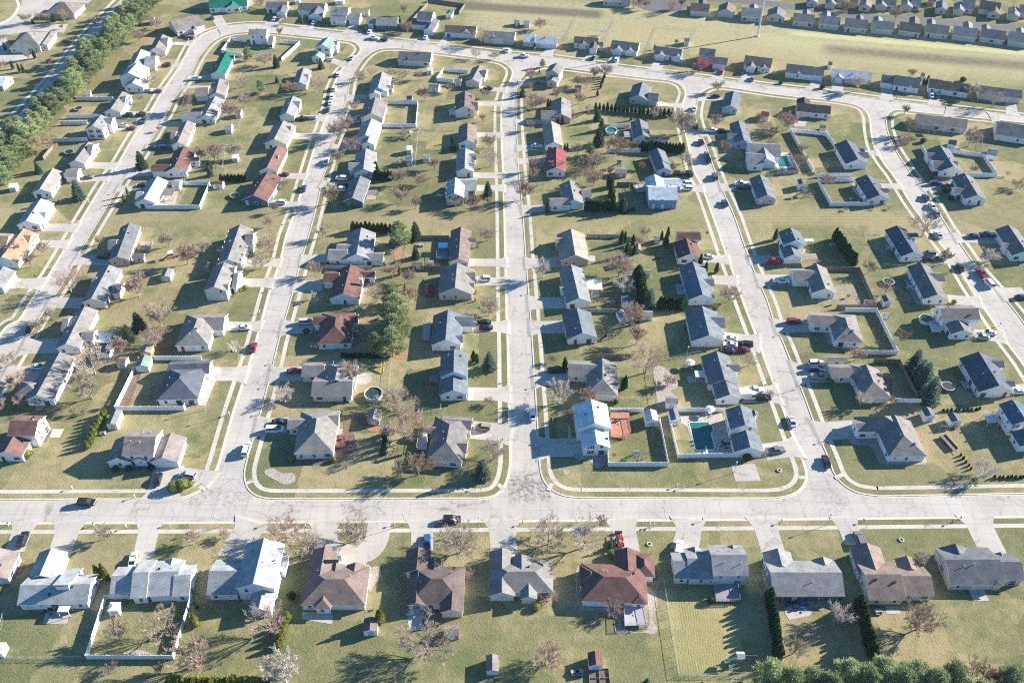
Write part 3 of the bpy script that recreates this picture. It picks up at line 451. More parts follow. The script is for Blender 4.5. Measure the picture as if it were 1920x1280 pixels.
# ---------------------------------------------------------------- houses
# id address | tile roof wall | blocks  (A-B eave edge, C opposite eave at B's end; g gable, h hip, a/b hip at A/B end, s lean-to; zN eave height)
HOUSES = """M a3 mb c|g 150 300 65 505 -210 505
M a3 wg w|g 125 695 672 715 740 462;g 295 300 205 500 425 500;s 625 418 440 425 395 548
M a3 wg w|g 820 612 985 615 1035 402;g 975 645 1110 650 1180 353 z2.85;g 1105 632 1330 632 1395 355 z2.75;g 1290 632 1415 633 1478 390 z2.75;g 1230 365 1215 430 1360 430
M a3 wg w|g 1545 620 1800 632 1850 352;g 1850 235 1775 560 2060 575 z4.9;g 1895 600 1870 735 2035 745;s 2170 315 2130 450 2060 430
M b3 br w|h 330 697 822 694 860 405;g 415 285 365 500 600 500;g 540 395 525 470 665 470;g 680 395 665 470 810 470;b 455 600 445 722 560 724
M b3 br2 c|h 1140 692 1560 692 1570 405;g 1130 285 1100 455 1300 455;a 1400 410 1392 752 1556 752;g 1155 450 1128 700 1268 698;g 1290 350 1270 440 1385 440
M c3 tg c|g -170 295 -175 628 25 628;g -5 335 -15 450 150 450 z3.1;a 60 420 45 655 190 650;h 165 355 190 610 310 590;h -170 600 300 600 300 370
M c3 rb w|h 520 665 1008 680 1000 400;g 765 285 725 470 965 460;h 905 305 930 490 1075 487;b 890 560 880 690 1010 692;h 505 395 520 560 680 560
M c3 gb s|g 1218 497 1325 493 1300 300;g 1325 503 1505 500 1470 270;g 1507 475 1775 472 1725 245 z4.6;g 1590 260 1600 325 1720 320 z4.6;g 1300 275 1330 350 1440 340
M d3 gy n|g 38 630 565 627 495 362;g -45 300 -15 440 205 430;g 325 355 340 420 500 415
M d3 bk c|g 755 657 1003 652 925 370;g 1000 625 1238 625 1165 405;g 610 262 725 470 915 470;g 945 350 970 450 1150 445
M d3 ch m|g 1368 545 1775 540 1645 262;g 1765 510 1918 508 1830 305;g 1262 270 1305 350 1540 345;b 1650 450 1635 560 1765 550;g 1690 310 1720 355 1800 355
MN a2 rs w|g 50 705 268 705 348 555 z4.8;g 20 730 -50 850 165 862
MN a2 mb w|g 910 855 1155 865 1225 658 z4.8;g 865 735 800 905 980 905;g 1190 720 1150 885 1335 905;g 1000 860 985 895 1100 895
0E a2 tg w|g 362 118 165 432 398 440;h 165 300 150 430 290 400
0E a1 tg w|g 560 1050 425 1318 600 1330;g 600 1275 690 1280 735 1190;g 455 1200 530 1200 560 1085
0E a1 gb c|g 745 740 612 985 788 990;g 830 925 905 935 940 840 z2.4;g 690 850 720 850 740 790
0E a1 dg t|g 905 425 818 662 968 668;g 805 590 900 590 900 510;g 985 660 1080 655 1090 622 z2.3
0E a1 lg w|g 1115 75 1012 245 1165 245;g 1010 215 1060 215 1100 155
0E a0 rb w|g 1310 1130 1220 1300 1400 1290;g 1130 1290 1290 1290 1300 1230;g 1400 1210 1500 1210 1505 1175
0E a0 mb w|g 1355 930 1280 1090 1395 1090;g 1275 1040 1320 1040 1340 985
0E a0 gy p|g 1350 890 1490 895 1530 840;g 1560 750 1490 890 1610 890
0E a0 mb p|g 1460 725 1560 735 1580 655;g 1590 620 1560 735 1690 720
0E a0 gn w|g 1650 410 1580 555 1690 560
0W a1 gb p|g -40 745 -140 870 20 880
0W a1 og w|g 100 470 -60 665 130 690;g -120 600 60 590 140 472;g 130 560 225 570 280 475
0W a1 lg w|g 235 245 112 415 300 410;g 270 360 345 362 370 305
0W a1 tn w|g 335 15 235 165 385 165;g 480 50 590 45 615 -15
0W a0 tg w|g 610 1090 512 1222 635 1230;g 640 1170 690 1175 745 1080
0W a0 gb w|g 700 890 635 965 770 975 z4.6;g 770 930 860 925 870 885 z4.6
0W a0 tg p|g 865 715 785 840 905 845;g 900 790 930 790 980 720
0W a0 wg w|g 960 505 900 575 1055 590 z4.8;g 965 610 930 660 1075 660
0W a0 lg c|g 1005 400 930 510 1080 500;g 1080 500 1190 495 1195 425
0W a0 bn w|g 1165 290 1118 385 1240 385;g 1200 360 1250 360 1290 290
0W a0 bn w|g 1325 240 1505 185 1465 125;g 1420 200 1400 235 1490 215
1W a2 nv w|g 1250 250 1555 255 1598 138;h 1255 200 1215 428 1485 430
1W a1 tg w|g 1500 1200 1690 1205 1715 1072;h 1400 1080 1310 1310 1565 1310
1W a1 tg s|g 1605 720 1525 900 1700 905 z4.2;g 1640 775 1755 775 1780 715 z4.2;g 1660 895 1715 900 1730 845 z4.2;g 1740 880 1775 880 1820 750
1W a1 tg s|g 1720 440 1640 680 1810 700 z3.6;g 1830 560 1905 560 1925 462 z3.6
1W b1 rb n|g 5 40 -62 190 88 232
1W b0 rs w|g 100 1120 20 1280 160 1290;g 130 1230 165 1232 190 1165
1W b0 tg c|g 130 940 60 1075 230 1085;g 200 1000 270 1005 285 945
1W b0 gb c|g 225 745 172 875 290 875;g 270 810 325 812 345 760
1W b0 gb c|g 310 530 275 640 380 640;g 330 600 395 605 405 560
1W b0 gs w|g 490 300 440 360 560 370 z4.6;g 560 340 600 350 630 315 z4.2;g 440 400 405 430 490 440
1E b2 tg c|h 338 527 292 838 583 835;g 232 658 440 656 455 560;g 480 640 622 640 634 527
1E b2 tg c|g 338 262 520 262 530 155;g 412 410 735 412 745 262;a 500 155 440 340 745 335
1E b1 rb w|g 425 1158 620 1158 620 1078;h 495 1070 470 1288 715 1292;g 690 1140 765 1142 772 1075
1E b1 rb p|g 605 745 553 952 775 965;g 500 840 620 840 640 755;g 770 800 895 800 900 752
1E b1 gb p|g 690 470 660 665 868 668;g 535 672 690 674 700 580;g 600 620 750 620 760 545 z2.85;g 800 672 960 674 965 612
1E b1 dg d|g 712 68 642 238 803 238
1E b0 gy p|g 690 1275 820 1285 830 1215;g 750 1150 745 1300 890 1300
1E b0 lg p|g 795 920 750 1040 900 1050;g 810 1020 775 1095 890 1090
1E b0 bn c|g 815 768 780 888 955 890
1E b0 gb p|g 880 570 850 690 990 690;g 860 650 830 715 935 715;g 980 665 1030 665 1035 640
2W b2 bn2 c|g 1380 650 1620 675 1630 570;h 1345 560 1285 880 1545 910;g 1500 835 1595 840 1595 740;g 1250 680 1340 690 1350 630
2W b2 bg p|g 1385 95 1375 265 1590 262 z4.4;g 1378 270 1372 410 1588 400
2W b1 bg w|g 1330 1085 1305 1310 1540 1310;g 1500 1170 1635 1170 1632 1078;g 1490 1290 1550 1290 1555 1225
2W b1 gt m|g 1385 740 1338 945 1625 930;g 1560 830 1645 830 1648 752;g 1560 880 1635 880 1640 835
2W b1 br m|g 1462 450 1442 690 1600 690;g 1560 540 1650 545 1655 505
2W b1 lg g|g 1425 80 1410 200 1560 200 z3.8;g 1500 150 1660 145 1655 60;g 1560 200 1580 200 1590 160 z3
2W b0 gy w|g 1505 1140 1500 1290 1635 1290;g 1570 1200 1655 1205 1655 1150
2W b0 br p|g 1520 950 1520 1075 1655 1080
2W b0 br2 c|g 1495 715 1500 830 1640 830 z3.6;g 1600 830 1660 840 1665 765;g 1580 760 1620 765 1620 715 z3.6
2W b0 gt c|g 1625 510 1562 615 1680 625;g 1680 580 1725 585 1745 530
2E c2 lb w|g 465 480 505 660 745 650 z4.9;g 510 670 525 800 738 795 z3.4;s 455 480 480 690 520 688 z2.6
2E c2 tg c|g 418 258 650 258 665 150;b 560 160 555 395 795 408;g 700 300 780 305 790 250
2E c1 bg w|g 372 1075 425 1262 640 1250;g 425 1230 545 1235 540 1185
2E c1 gb w|g 350 745 415 990 595 985;g 360 900 470 905 475 860
2E c1 bt t|g 335 480 368 680 580 672;g 325 560 420 560 425 495
2E c1 tg p|g 355 105 395 265 540 248;g 285 265 410 265 430 200;g 530 195 600 195 585 140
2E c0 rd w|g 258 1130 250 1290 405 1290
2E c0 bt p|g 225 940 250 1090 385 1095
2E c0 tg t|g 295 760 300 880 445 890;g 215 890 320 890 330 830
2E c0 gt m|g 285 490 258 545 355 560 z4.8;g 275 580 248 610 340 625
3W c2 bg w|g 1600 510 1640 665 1845 660 z4;g 1635 700 1670 825 1890 830;g 1800 560 1835 590 1840 520 z4
3W c2 dg w|g 1415 112 1475 330 1700 325;g 1500 320 1535 435 1720 430;g 1620 230 1700 230 1690 160
3W c1 bg w|g 1297 1060 1340 1300 1595 1280;g 1500 1180 1580 1185 1575 1080
3W c1 bg w|g 1252 720 1320 985 1525 965;g 1440 870 1520 885 1500 800
3W c1 rb w|g 1240 520 1405 520 1400 455 z4.2;g 1210 540 1245 665 1425 660
3W c1 lb b|g 1025 220 1235 218 1220 110 z4.2;g 995 55 1015 140 1150 140 z4.2;g 1100 120 1265 118 1255 58
3W c0 bg l|g 1025 1140 1065 1240 1190 1230;g 1055 1215 1080 1290 1200 1280
3W c0 dg w|g 888 920 920 1050 1045 1040;g 1000 1050 1160 1060 1170 1030 z2.4
3W c0 bg m|g 905 640 883 735 1020 755;g 1010 755 1090 760 1108 705
3E d2 gt w|g 672 690 840 690 820 580;h 640 565 720 700 1060 680;b 790 600 885 865 1195 860
3E d2 bn c|g 485 270 640 265 600 170;h 580 168 640 300 790 290;b 610 210 690 428 925 420;g 445 150 575 160 580 110
3E d1 bn w|g 320 1165 480 1165 470 1070;h 440 1070 480 1300 720 1290
3E d1 gt w|g 190 825 330 825 320 735;g 265 730 325 950 512 920
3E d1 bg w|g 75 460 120 560 285 555 z4.4;g 80 560 115 655 260 655
3E c1 dg g|g 1780 60 1830 225 1985 215
3E c0 gb p|g 1801 1112 1848 1236 1981 1228;g 1766 1240 1862 1240 1870 1150;g 1769 1169 1946 1165 1992 1081
3E c0 bg l|g 1630 930 1670 1090 1800 1080;g 1620 1040 1690 1045 1700 1000
3E c0 bg l|g 1600 700 1570 810 1695 825
4W d2 nb w|g 1728 470 1825 630 2010 620 z4.6;g 1820 680 1890 790 2080 780
4W d2 nv w|g 1432 125 1600 380 1845 375;g 1660 200 1740 205 1735 130;g 1740 340 1830 345 1825 285
4W d1 bn w|g 1310 1120 1545 1110 1530 1010 z4.6;g 1300 1100 1365 1260 1545 1225
4W d1 bn2 w|g 1042 720 1180 975 1350 965;g 1200 830 1280 840 1290 760
4W d1 nv w|g 875 445 1000 660 1165 640;g 1040 500 1115 505 1110 465
4W d1 nv w|g 650 65 755 225 910 215;g 810 170 890 175 890 130
4W d0 nv w|g 495 1085 590 1240 750 1230;g 650 1190 730 1195 730 1140
4E d1 bn2 w|g 1700 440 1835 650 2010 640;g 1780 590 1870 595 1870 540
4E d1 bn2 w|g 1375 50 1475 230 1645 220;g 1400 175 1520 180 1520 130
4E d0 dg w|g 1185 1125 1310 1300 1470 1290;g 1200 1190 1330 1195 1340 1145;g 1250 1270 1360 1275 1390 1205
TS d0 tg w|g 1705 1010 1960 1040 1970 950;g 1720 930 1715 975 1810 980
TS d0 bt m|g 1115 925 1465 960 1475 895
TS d0 bk2 w|g 212 835 455 855 462 795;g 215 745 215 790 320 795
TS b0 dg c|g 1060 455 1300 465 1335 400
TS b0 gy w|g -60 270 70 275 100 225 z4.6;g 85 330 140 330 150 280
T a0 gn w|g 1565 65 1875 55 1870 -40;g 1700 0 1690 60 1800 60;g 1640 -5 1640 40 1690 40;g 1800 -10 1805 30 1850 30
T b0 ch w|g 70 65 235 60 250 20;g 170 55 140 95 225 100
T b0 ch w|g 310 80 520 90 540 35;g 420 70 390 120 490 125
T b0 gy w|g 552 105 690 110 715 62 z4.6;g 552 155 680 165 690 130;g 690 150 775 150 800 108
T b0 gb n|g 825 180 895 182 905 140;g 895 190 1060 195 1075 140
T b0 ch w|g 1200 150 1310 155 1350 100 z4.6;g 1160 185 1300 195 1310 150;g 1300 150 1250 225 1330 235
T b0 br2 w|g 1410 245 1640 255 1665 205;g 1540 215 1530 250 1610 255
T b0 gb m|g 1700 290 1940 305 1955 250;g 1760 250 1740 285 1810 290
T c0 lb m|g 80 315 170 320 180 265;g 170 325 340 335 350 285
T c0 br2 w|g 460 325 640 330 655 290;g 590 310 555 370 640 375;g 510 300 500 335 560 338;g 650 345 680 345 690 320
T c0 dg w|g 735 365 945 385 965 330;g 770 330 728 375 825 385;g 860 350 840 385 910 390
T c0 dg w|g 1060 405 1260 425 1285 375;g 1090 370 1055 420 1145 425;g 1220 385 1190 430 1270 435
T c0 dg m|g 1400 415 1510 425 1530 375 z4.2;g 1500 480 1615 490 1620 440
T c0 br w|g 1735 485 1940 500 1955 445;g 1770 440 1725 510 1825 515;g 1870 470 1840 510 1910 515
T d0 ch w|g 130 545 330 565 345 505;g 330 565 415 570 418 515;g 200 520 190 555 250 560
T d0 lb m|g 480 580 760 600 768 545;g 490 545 480 590 570 592
T d0 dg w|g 845 620 935 630 945 575;g 935 640 1125 660 1138 595;g 1040 610 1030 655 1080 660
T d0 br2 w|g 1200 660 1490 690 1500 635;g 1200 650 1290 668 1300 605
T d0 dg m|g 1580 705 1875 735 1885 680
N c0 gy m|g 680 10 885 20 890 -20
N c0 br2 m|g 1335 85 1470 90 1480 40;g 1400 0 1390 45 1460 45
N c0 br m|g 1555 40 1530 95 1670 105
N c0 gb m|g 1720 125 1860 130 1870 75;g 1780 40 1770 80 1850 80
N d0 dg m|g 0 75 -25 130 130 140
N d0 gt m|g 185 160 335 170 345 120;g 260 80 250 125 320 128
N d0 gb m|g 378 180 525 190 540 140;g 410 90 400 140 470 145
N d0 gt m|g 572 205 728 212 742 160;g 660 120 650 160 720 165
N d0 gb m|g 772 215 930 230 942 178;g 790 130 780 180 860 180
N d0 br m|g 978 230 1130 245 1148 192;g 1060 135 1050 185 1135 190
N d0 mb m|g 1178 245 1340 258 1350 205;g 1190 150 1180 200 1260 205
N d0 gb m|g 1385 265 1550 278 1562 225;g 1460 170 1450 225 1540 230
N d0 gt m|g 1590 280 1760 298 1775 245;g 1600 190 1590 245 1670 250
N d0 gy m|g 1800 310 1960 325 1965 265;g 1860 215 1850 265 1930 270
U d0 gb m|g 290 -20 285 20 375 25
U d0 gt m|g 430 -10 425 35 515 40;g 515 25 570 28 570 -10
U d0 gt m|g 690 5 668 55 775 60;g 610 25 670 35 680 0
U d0 gt m|g 810 0 800 45 895 55;g 860 40 950 45 960 0
U d0 gb m|g 1000 0 993 50 1085 60;g 1070 40 1140 45 1145 0
U d0 bg m|g 1260 15 1245 75 1345 80;g 1200 10 1260 20 1260 -15
U d0 gb m|g 1395 25 1385 80 1475 90;g 1450 65 1540 70 1545 15
U d0 br m|g 1650 60 1640 110 1750 115;g 1580 70 1700 80 1740 35
U d0 gb m|g 1800 60 1780 120 1890 130;g 1880 100 1960 105 1960 55
X a0 bn c|h 330 105 560 112 638 32
X a0 gt w|h 65 365 320 365 380 245;g 290 345 395 300 425 245
X a0 wh g|g -80 640 20 650 100 580""".split('\n')
ROOFS['nb'] = ((.065, .11, .135), 'dark teal'); ROOFS['bn2'] = ((.14, .13, .125), 'charcoal brown')
for k in ('nb', 'bn2'): roofm(k, ROOFS[k][0])
STN = {'0': 'far left street', '1': 'second street', '2': 'centre street', '3': 'fourth street', '4': 'far right street'}
ORD = 'first second third fourth fifth sixth seventh eighth ninth tenth eleventh twelfth thirteenth fourteenth fifteenth sixteenth seventeenth eighteenth nineteenth twentieth twenty-first twenty-second twenty-third twenty-fourth'.split()
def address(code, i):
    o = ORD[i]
    if code[0] in STN: return "%s %s up %s's %s side" % (o, '%s', STN[code[0]], 'left' if code[1] == 'W' else 'right')
    return {'M': o + " %s along main road's near side", 'MN': o + " %s along main road's far side", 'TS': o + " %s along top road's near side", 'T': o + " %s along top road's far side",
            'N': o + " %s in the far estate's front row", 'U': o + " %s in the far estate's back row", 'X': o + " %s beyond the pine belt"}[code]
class Block:
    def __init__(s, kind, A, B, C, ze): s.kind, s.A, s.B, s.C, s.ze = kind, A, B, C, ze
    def fit(s, ang):
        d = s.B - s.A; a0 = math.atan2(d.y, d.x)
        k = round((a0 - ang) / (math.pi / 2)); a = ang + k * math.pi / 2
        s.u = Vector((math.cos(a), math.sin(a), 0)); c = (s.A + s.C) / 2; q = s.C - s.A
        s.n = Vector((-s.u.y, s.u.x, 0))
        if q.dot(s.n) < 0: s.n = -s.n
        s.L = max(abs(q.dot(s.u)), 1.6); s.Wd = max(abs(q.dot(s.n)), 1.6); s.c = Vector((c.x, c.y, 0)); s.ang = a
    def pt(s, a, b, z): p = s.c + s.u * a + s.n * b; return (p.x, p.y, z)
    def inside(s, p, m=0):
        d = p - s.c; return abs(d.dot(s.u)) < s.L / 2 - OV + m and abs(d.dot(s.n)) < s.Wd / 2 - OV + m
OV = .38
def parse(tl, txt):
    out = []
    for b in txt.split(';'):
        q = b.split(); ze = 2.75
        if q[-1][0] == 'z': ze = float(q[-1][1:]) + .12; q = q[:-1]
        v = [float(c) for c in q[1:]]
        A, B = T(tl, v[0], v[1], ze), T(tl, v[2], v[3], ze); C_ = T(tl, v[4], v[5], ze)
        if q[0] == 's':
            for _ in range(2): C_ = T(tl, v[4], v[5], ze + .5 * (C_ - B).length)
            C_.z = ze
        out.append(Block(q[0], A, B, C_, ze))
    sx = sy = 0
    for b in out:
        d = b.B - b.A; a = 4 * math.atan2(d.y, d.x); w = d.length ** 2; sx += w * math.cos(a); sy += w * math.sin(a)
        d = b.C - b.B; a = 4 * math.atan2(d.y, d.x); w = d.length ** 2; sx += w * math.cos(a); sy += w * math.sin(a)
    ang = math.atan2(sy, sx) / 4
    for k, b in enumerate(out): b.fit(ang); b.ze += .013 * k
    return out
def fix(mb, pts, mi, ref):
    """add face oriented away from ref"""
    P_ = [Vector(p) for p in pts]; nrm = (P_[1] - P_[0]).cross(P_[2] - P_[0]); c = sum(P_, Vector()) / len(P_)
    if nrm.dot(c - ref) < 0: pts = pts[::-1]
    mb.face(pts, mi)
def roof_block(mb, b, pitch, t=.16):
    l, w = b.L / 2, b.Wd / 2; z = b.ze; h = pitch * w; ref = Vector(b.pt(0, 0, z + h * .3))
    if b.kind == 's':
        top = [b.pt(-l, -w, z), b.pt(l, -w, z), b.pt(l, w, z + pitch * 2 * w), b.pt(-l, w, z + pitch * 2 * w)]
        bot = [(p[0], p[1], p[2] - t) for p in top]; ref = Vector(b.pt(0, 0, z + pitch * w - t / 2))
        fix(mb, top, 0, ref); fix(mb, bot, 1, ref)
        for k in range(4): fix(mb, [top[k], top[(k + 1) % 4], bot[(k + 1) % 4], bot[k]], 1, ref)
        return
    ia = min(w, l - .02) if b.kind in 'ha' else 0; ib = min(w, l - .02) if b.kind in 'hb' else 0
    A, B, C_, D = b.pt(-l, -w, z), b.pt(l, -w, z), b.pt(l, w, z), b.pt(-l, w, z)
    R0, R1 = b.pt(-l + ia, 0, z + h), b.pt(l - ib, 0, z + h)
    dn = lambda p: (p[0], p[1], p[2] - t)
    inner = Vector(b.pt(0, 0, z - 1))
    fix(mb, [A, B, R1, R0], 0, inner); fix(mb, [C_, D, R0, R1], 0, inner)
    if ia: fix(mb, [D, A, R0], 0, inner)
    if ib: fix(mb, [B, C_, R1], 0, inner)
    up = Vector(b.pt(0, 0, z + h + 3))
    fix(mb, [dn(p) for p in (A, B, R1, R0)], 1, up); fix(mb, [dn(p) for p in (C_, D, R0, R1)], 1, up)
    if ia: fix(mb, [dn(p) for p in (D, A, R0)], 1, up)
    if ib: fix(mb, [dn(p) for p in (B, C_, R1)], 1, up)
    fix(mb, [A, B, dn(B), dn(A)], 1, ref); fix(mb, [C_, D, dn(D), dn(C_)], 1, ref)
    if ia: fix(mb, [D, A, dn(A), dn(D)], 1, ref)
    else: fix(mb, [D, R0, dn(R0), dn(D)], 1, ref); fix(mb, [R0, A, dn(A), dn(R0)], 1, ref)
    if ib: fix(mb, [B, C_, dn(C_), dn(B)], 1, ref)
    else: fix(mb, [B, R1, dn(R1), dn(B)], 1, ref); fix(mb, [R1, C_, dn(C_), dn(R1)], 1, ref)
def wall_block(mb, b, pitch, ov=OV, t=.16):
    l, w = b.L / 2 - ov, b.Wd / 2 - ov; z0 = .05; ze = b.ze - t + pitch * ov - .01; zr = b.ze + pitch * (w + ov) - t - .01
    if b.kind == 's':
        zl = b.ze - t + .05; zh = b.ze + pitch * 2 * w - t
        q = [b.pt(-l, -w, z0), b.pt(l, -w, z0), b.pt(l, w + ov, z0), b.pt(-l, w + ov, z0)]; hh = [zl, zl, zh, zh]
    else:
        q = [b.pt(-l, -w, z0), b.pt(l, -w, z0), b.pt(l, w, z0), b.pt(-l, w, z0)]; hh = [ze] * 4
    ref = Vector(b.pt(0, 0, 1.5))
    for k in range(4):
        a, c = q[k], q[(k + 1) % 4]; ha, hc = hh[k], hh[(k + 1) % 4]
        pts = [a, c, (c[0], c[1], hc), (a[0], a[1], ha)]
        hip = b.kind == 'h' or (b.kind == 'a' and k == 3) or (b.kind == 'b' and k == 1) or b.kind == 's'
        if k in (1, 3) and not hip:
            pts.insert(3, b.pt(l if k == 1 else -l, 0, zr))
        fix(mb, pts, 0, ref)
# shared window / door meshes
def win_mesh(w, h, shut=False):
    m = MB(); f = .09
    for x, z, sx, sz in ((0, h / 2 - f / 2, w, f), (0, -h / 2 + f / 2, w, f), (-w / 2 + f / 2, 0, f, h - 2 * f), (w / 2 - f / 2, 0, f, h - 2 * f), (0, 0, w - 2 * f, .05)): m.box(x, -.02, z, sx, .09, sz)
    if shut:
        for s in (-1, 1): m.box(s * (w / 2 + .22), -.015, 0, .36, .05, h, 1)
    fr = m.mesh('window_frame', [TRIM, SHUT])
    p = MB(); p.box(0, .005, 0, w - 2 * f, .03, h - 2 * f); return fr, p.mesh('window_pane', [GLASS])
WIN = dict(n=win_mesh(1.0, 1.35), s=win_mesh(.95, 1.4, True), w=win_mesh(1.9, 1.35), q=win_mesh(.7, .7), p=win_mesh(1.8, 2.0))
def gdoor_mesh(w, mt):
    m = MB()
    for i in range(4): m.box(0, -.01 - .004 * (i % 2), .27 + .53 * i, w, .06, .51)
    m.box(0, -.03, 2.19, w + .3, .1, .12, 1)
    for s in (-1, 1): m.box(s * (w / 2 + .08), -.03, 1.06, .14, .1, 2.12, 1)
    return m.mesh('garage_door', [mt, TRIM])
GD = {4.8: gdoor_mesh(4.8, GDOOR), 2.6: gdoor_mesh(2.6, GDOOR)}
m = MB(); m.box(0, 0, 1.02, .95, .07, 2.04); m.box(0, -.01, 2.1, 1.2, .1, .1, 1); m.box(-.54, -.01, 1.02, .1, .1, 2.04, 1); m.box(.54, -.01, 1.02, .1, .1, 2.04, 1); m.box(.36, -.05, 1.0, .06, .05, .06, 2)
DOOR = {c: m.mesh('door', [mt, TRIM, DARK]) for c, mt in (('w', METALW), ('r', mat('door_red', (.28, .04, .04), .5)), ('d', mat('door_dark', (.05, .06, .07), .5)))}
m = MB(); m.tube((0, 0, -.3), (0, 0, .55), .09, .09, 7); VENTP = m.mesh('vent_pipe', [METALW])
m = MB(); m.box(0, 0, .1, .45, .45, .3); m.box(0, 0, .29, .55, .55, .07); VENTB = m.mesh('roof_vent', [DARK])
HOUSE = []
rnd = random.Random(11)
def build(blocks, rk, wk, name, cat, base, kind='house', group=None, fixed=None, pitch=.5, windows=True, det=1):
    c = sum((b.c * b.L * b.Wd for b in blocks), Vector()) / sum(b.L * b.Wd for b in blocks); c.z = 0
    root = thing(name, cat, base, c, 0, group, fixed is None, fixed=fixed)
    wl, rf = MB(), MB(); t = .2 if kind == 'house' else .08; ov = OV if kind == 'house' else .12
    for b in blocks: roof_block(rf, b, pitch, t); wall_block(wl, b, pitch, ov, t)
    for q in (wl, rf): q.v = [(x - c.x, y - c.y, z) for x, y, z in q.v]
    wl.obj('wall', [MATS['wall_' + wk]], root); ro = rf.obj('roof', [MATS['roof_' + rk], TRIM], root)
    if not windows: return root
    def place(dat, p, nrm, nm, pane=None):
        o = link(nm, dat, root, p - c, math.atan2(nrm.x, -nrm.y))
        if pane: link('pane', pane, o)
        return o
    sides = []
    for b in blocks:
        if b.kind == 's': continue
        for k, (nrm, a, hw, L_) in enumerate(((-b.n, b.u, b.Wd / 2, b.L), (b.u, b.n, b.L / 2, b.Wd), (b.n, b.u, b.Wd / 2, b.L), (-b.u, b.n, b.L / 2, b.Wd))):
            if L_ < 2.6: continue
            sides.append([b, nrm, a, b.c + nrm * (hw - ov), L_ - 2 * ov, k])
    used = []
    # garage door faces the drive that ends at this house
    best = None
    for (h, k, wd) in DRIVES:
        for s in sides:
            if s[4] < 2.9 or (k - h).normalized().dot(s[1]) < .5: continue
            d = (h - s[3]).length
            if d < 9 and (best is None or d < best[0]): best = (d, s)
    if best:
        s = best[1]; w = 4.8 if s[4] > 5.3 else 2.6
        cl = [b for b in blocks if b is not s[0] and b.inside(s[3] + s[1] * .5)]
        if not cl:
            place(GD[w], Vector((s[3].x, s[3].y, .14)) + s[1] * .03, s[1], 'garage_door'); used.append((s[3], w / 2 + .4))
    doors = 0
    for s in sorted(sides, key=lambda s: -s[4]):
        b, nrm, a, mid, L_, k = s
        n = max(1, int(L_ / 3.1)); two = b.ze > 3.5
        for i in range(n):
            off = (i + .5) / n * L_ - L_ / 2 + rnd.uniform(-.25, .25)
            if L_ < 3: off = 0
            p = mid + a * off; out = p + nrm * .6
            if any(q is not b and q.inside(out, .5) for q in blocks): continue
            if any((p - u).length < r + .7 for u, r in used): continue
            if doors < 2 and rnd.random() < .3 and not any((p - u).length < 1.6 for u, r in used):
                place(DOOR[rnd.choice('wwdr' if doors == 0 else 'w')], Vector((p.x, p.y, .14)) + nrm * .03, nrm, 'door'); doors += 1
                if two: place(*([WIN['n'][0], Vector((p.x, p.y, 3.95)) + nrm * .02, nrm, 'window', WIN['n'][1]]))
                used.append((p, .6)); continue
            if rnd.random() < .16: continue
            if not det and rnd.random() < .3: continue
            ty = 's' if (wk == 'w' and two and nrm.y < -.5) else rnd.choice('nnnwqn')
            if rnd.random() < .12: ty = 'p'
            zc = {'q': 1.75, 'p': 1.15}.get(ty, 1.5)
            f, pn = WIN[ty]
            place(f, Vector((p.x, p.y, zc)) + nrm * .02, nrm, 'window', pn); used.append((p, .6))
            if two: f, pn = WIN['s' if ty == 's' else 'n']; place(f, Vector((p.x, p.y, 3.75)) + nrm * .02, nrm, 'window', pn)
    # roof vents on the largest block
    b = max(blocks, key=lambda b: b.L * b.Wd)
    for i in range(rnd.randint(2, 4) if det else 1):
        s = rnd.choice((-1, 1)); a = rnd.uniform(-.32, .32) * b.L; v = rnd.uniform(.12, .6)
        p = Vector(b.pt(a, s * v * b.Wd / 2, b.ze + pitch * b.Wd / 2 * (1 - v))) - c
        link('vent', VENTP if rnd.random() < .65 else VENTB, ro, p, b.ang)
    return root
raw = []
for h in HOUSES:
    hd, bl = h.split('|'); code, tl, rk, wk = hd.split(); bs = parse(tl, bl)
    c = sum((b.c * b.L * b.Wd for b in bs), Vector()) / sum(b.L * b.Wd for b in bs); c.z = 2
    raw.append((code, tl, rk, wk, bs, c, P(c)))
cnt = {}
for r in sorted(raw, key=lambda r: -r[6][1] if r[0][0] in STN else r[6][0]):
    code, tl, rk, wk, bs, c, pp = r
    i = cnt.get(code, 0); cnt[code] = i + 1
    ad = address(code, i); two = any(b.ze > 3.5 for b in bs)
    lab = '%s%s house with %s roof, %s' % ('two-storey ' if two else '', WALLS[wk][1], ROOFS[rk][1], (ad % '').replace('  ', ' '))
    o = build(bs, rk, wk, 'house', 'house', lab, fixed=lab, group='houses of the neighbourhood', pitch=.5, det=pp[1] > 330)
    HOUSE.append((c, ad % 'house', pp, ROOFS[rk][1], bs))
rb_ = random.Random(3)
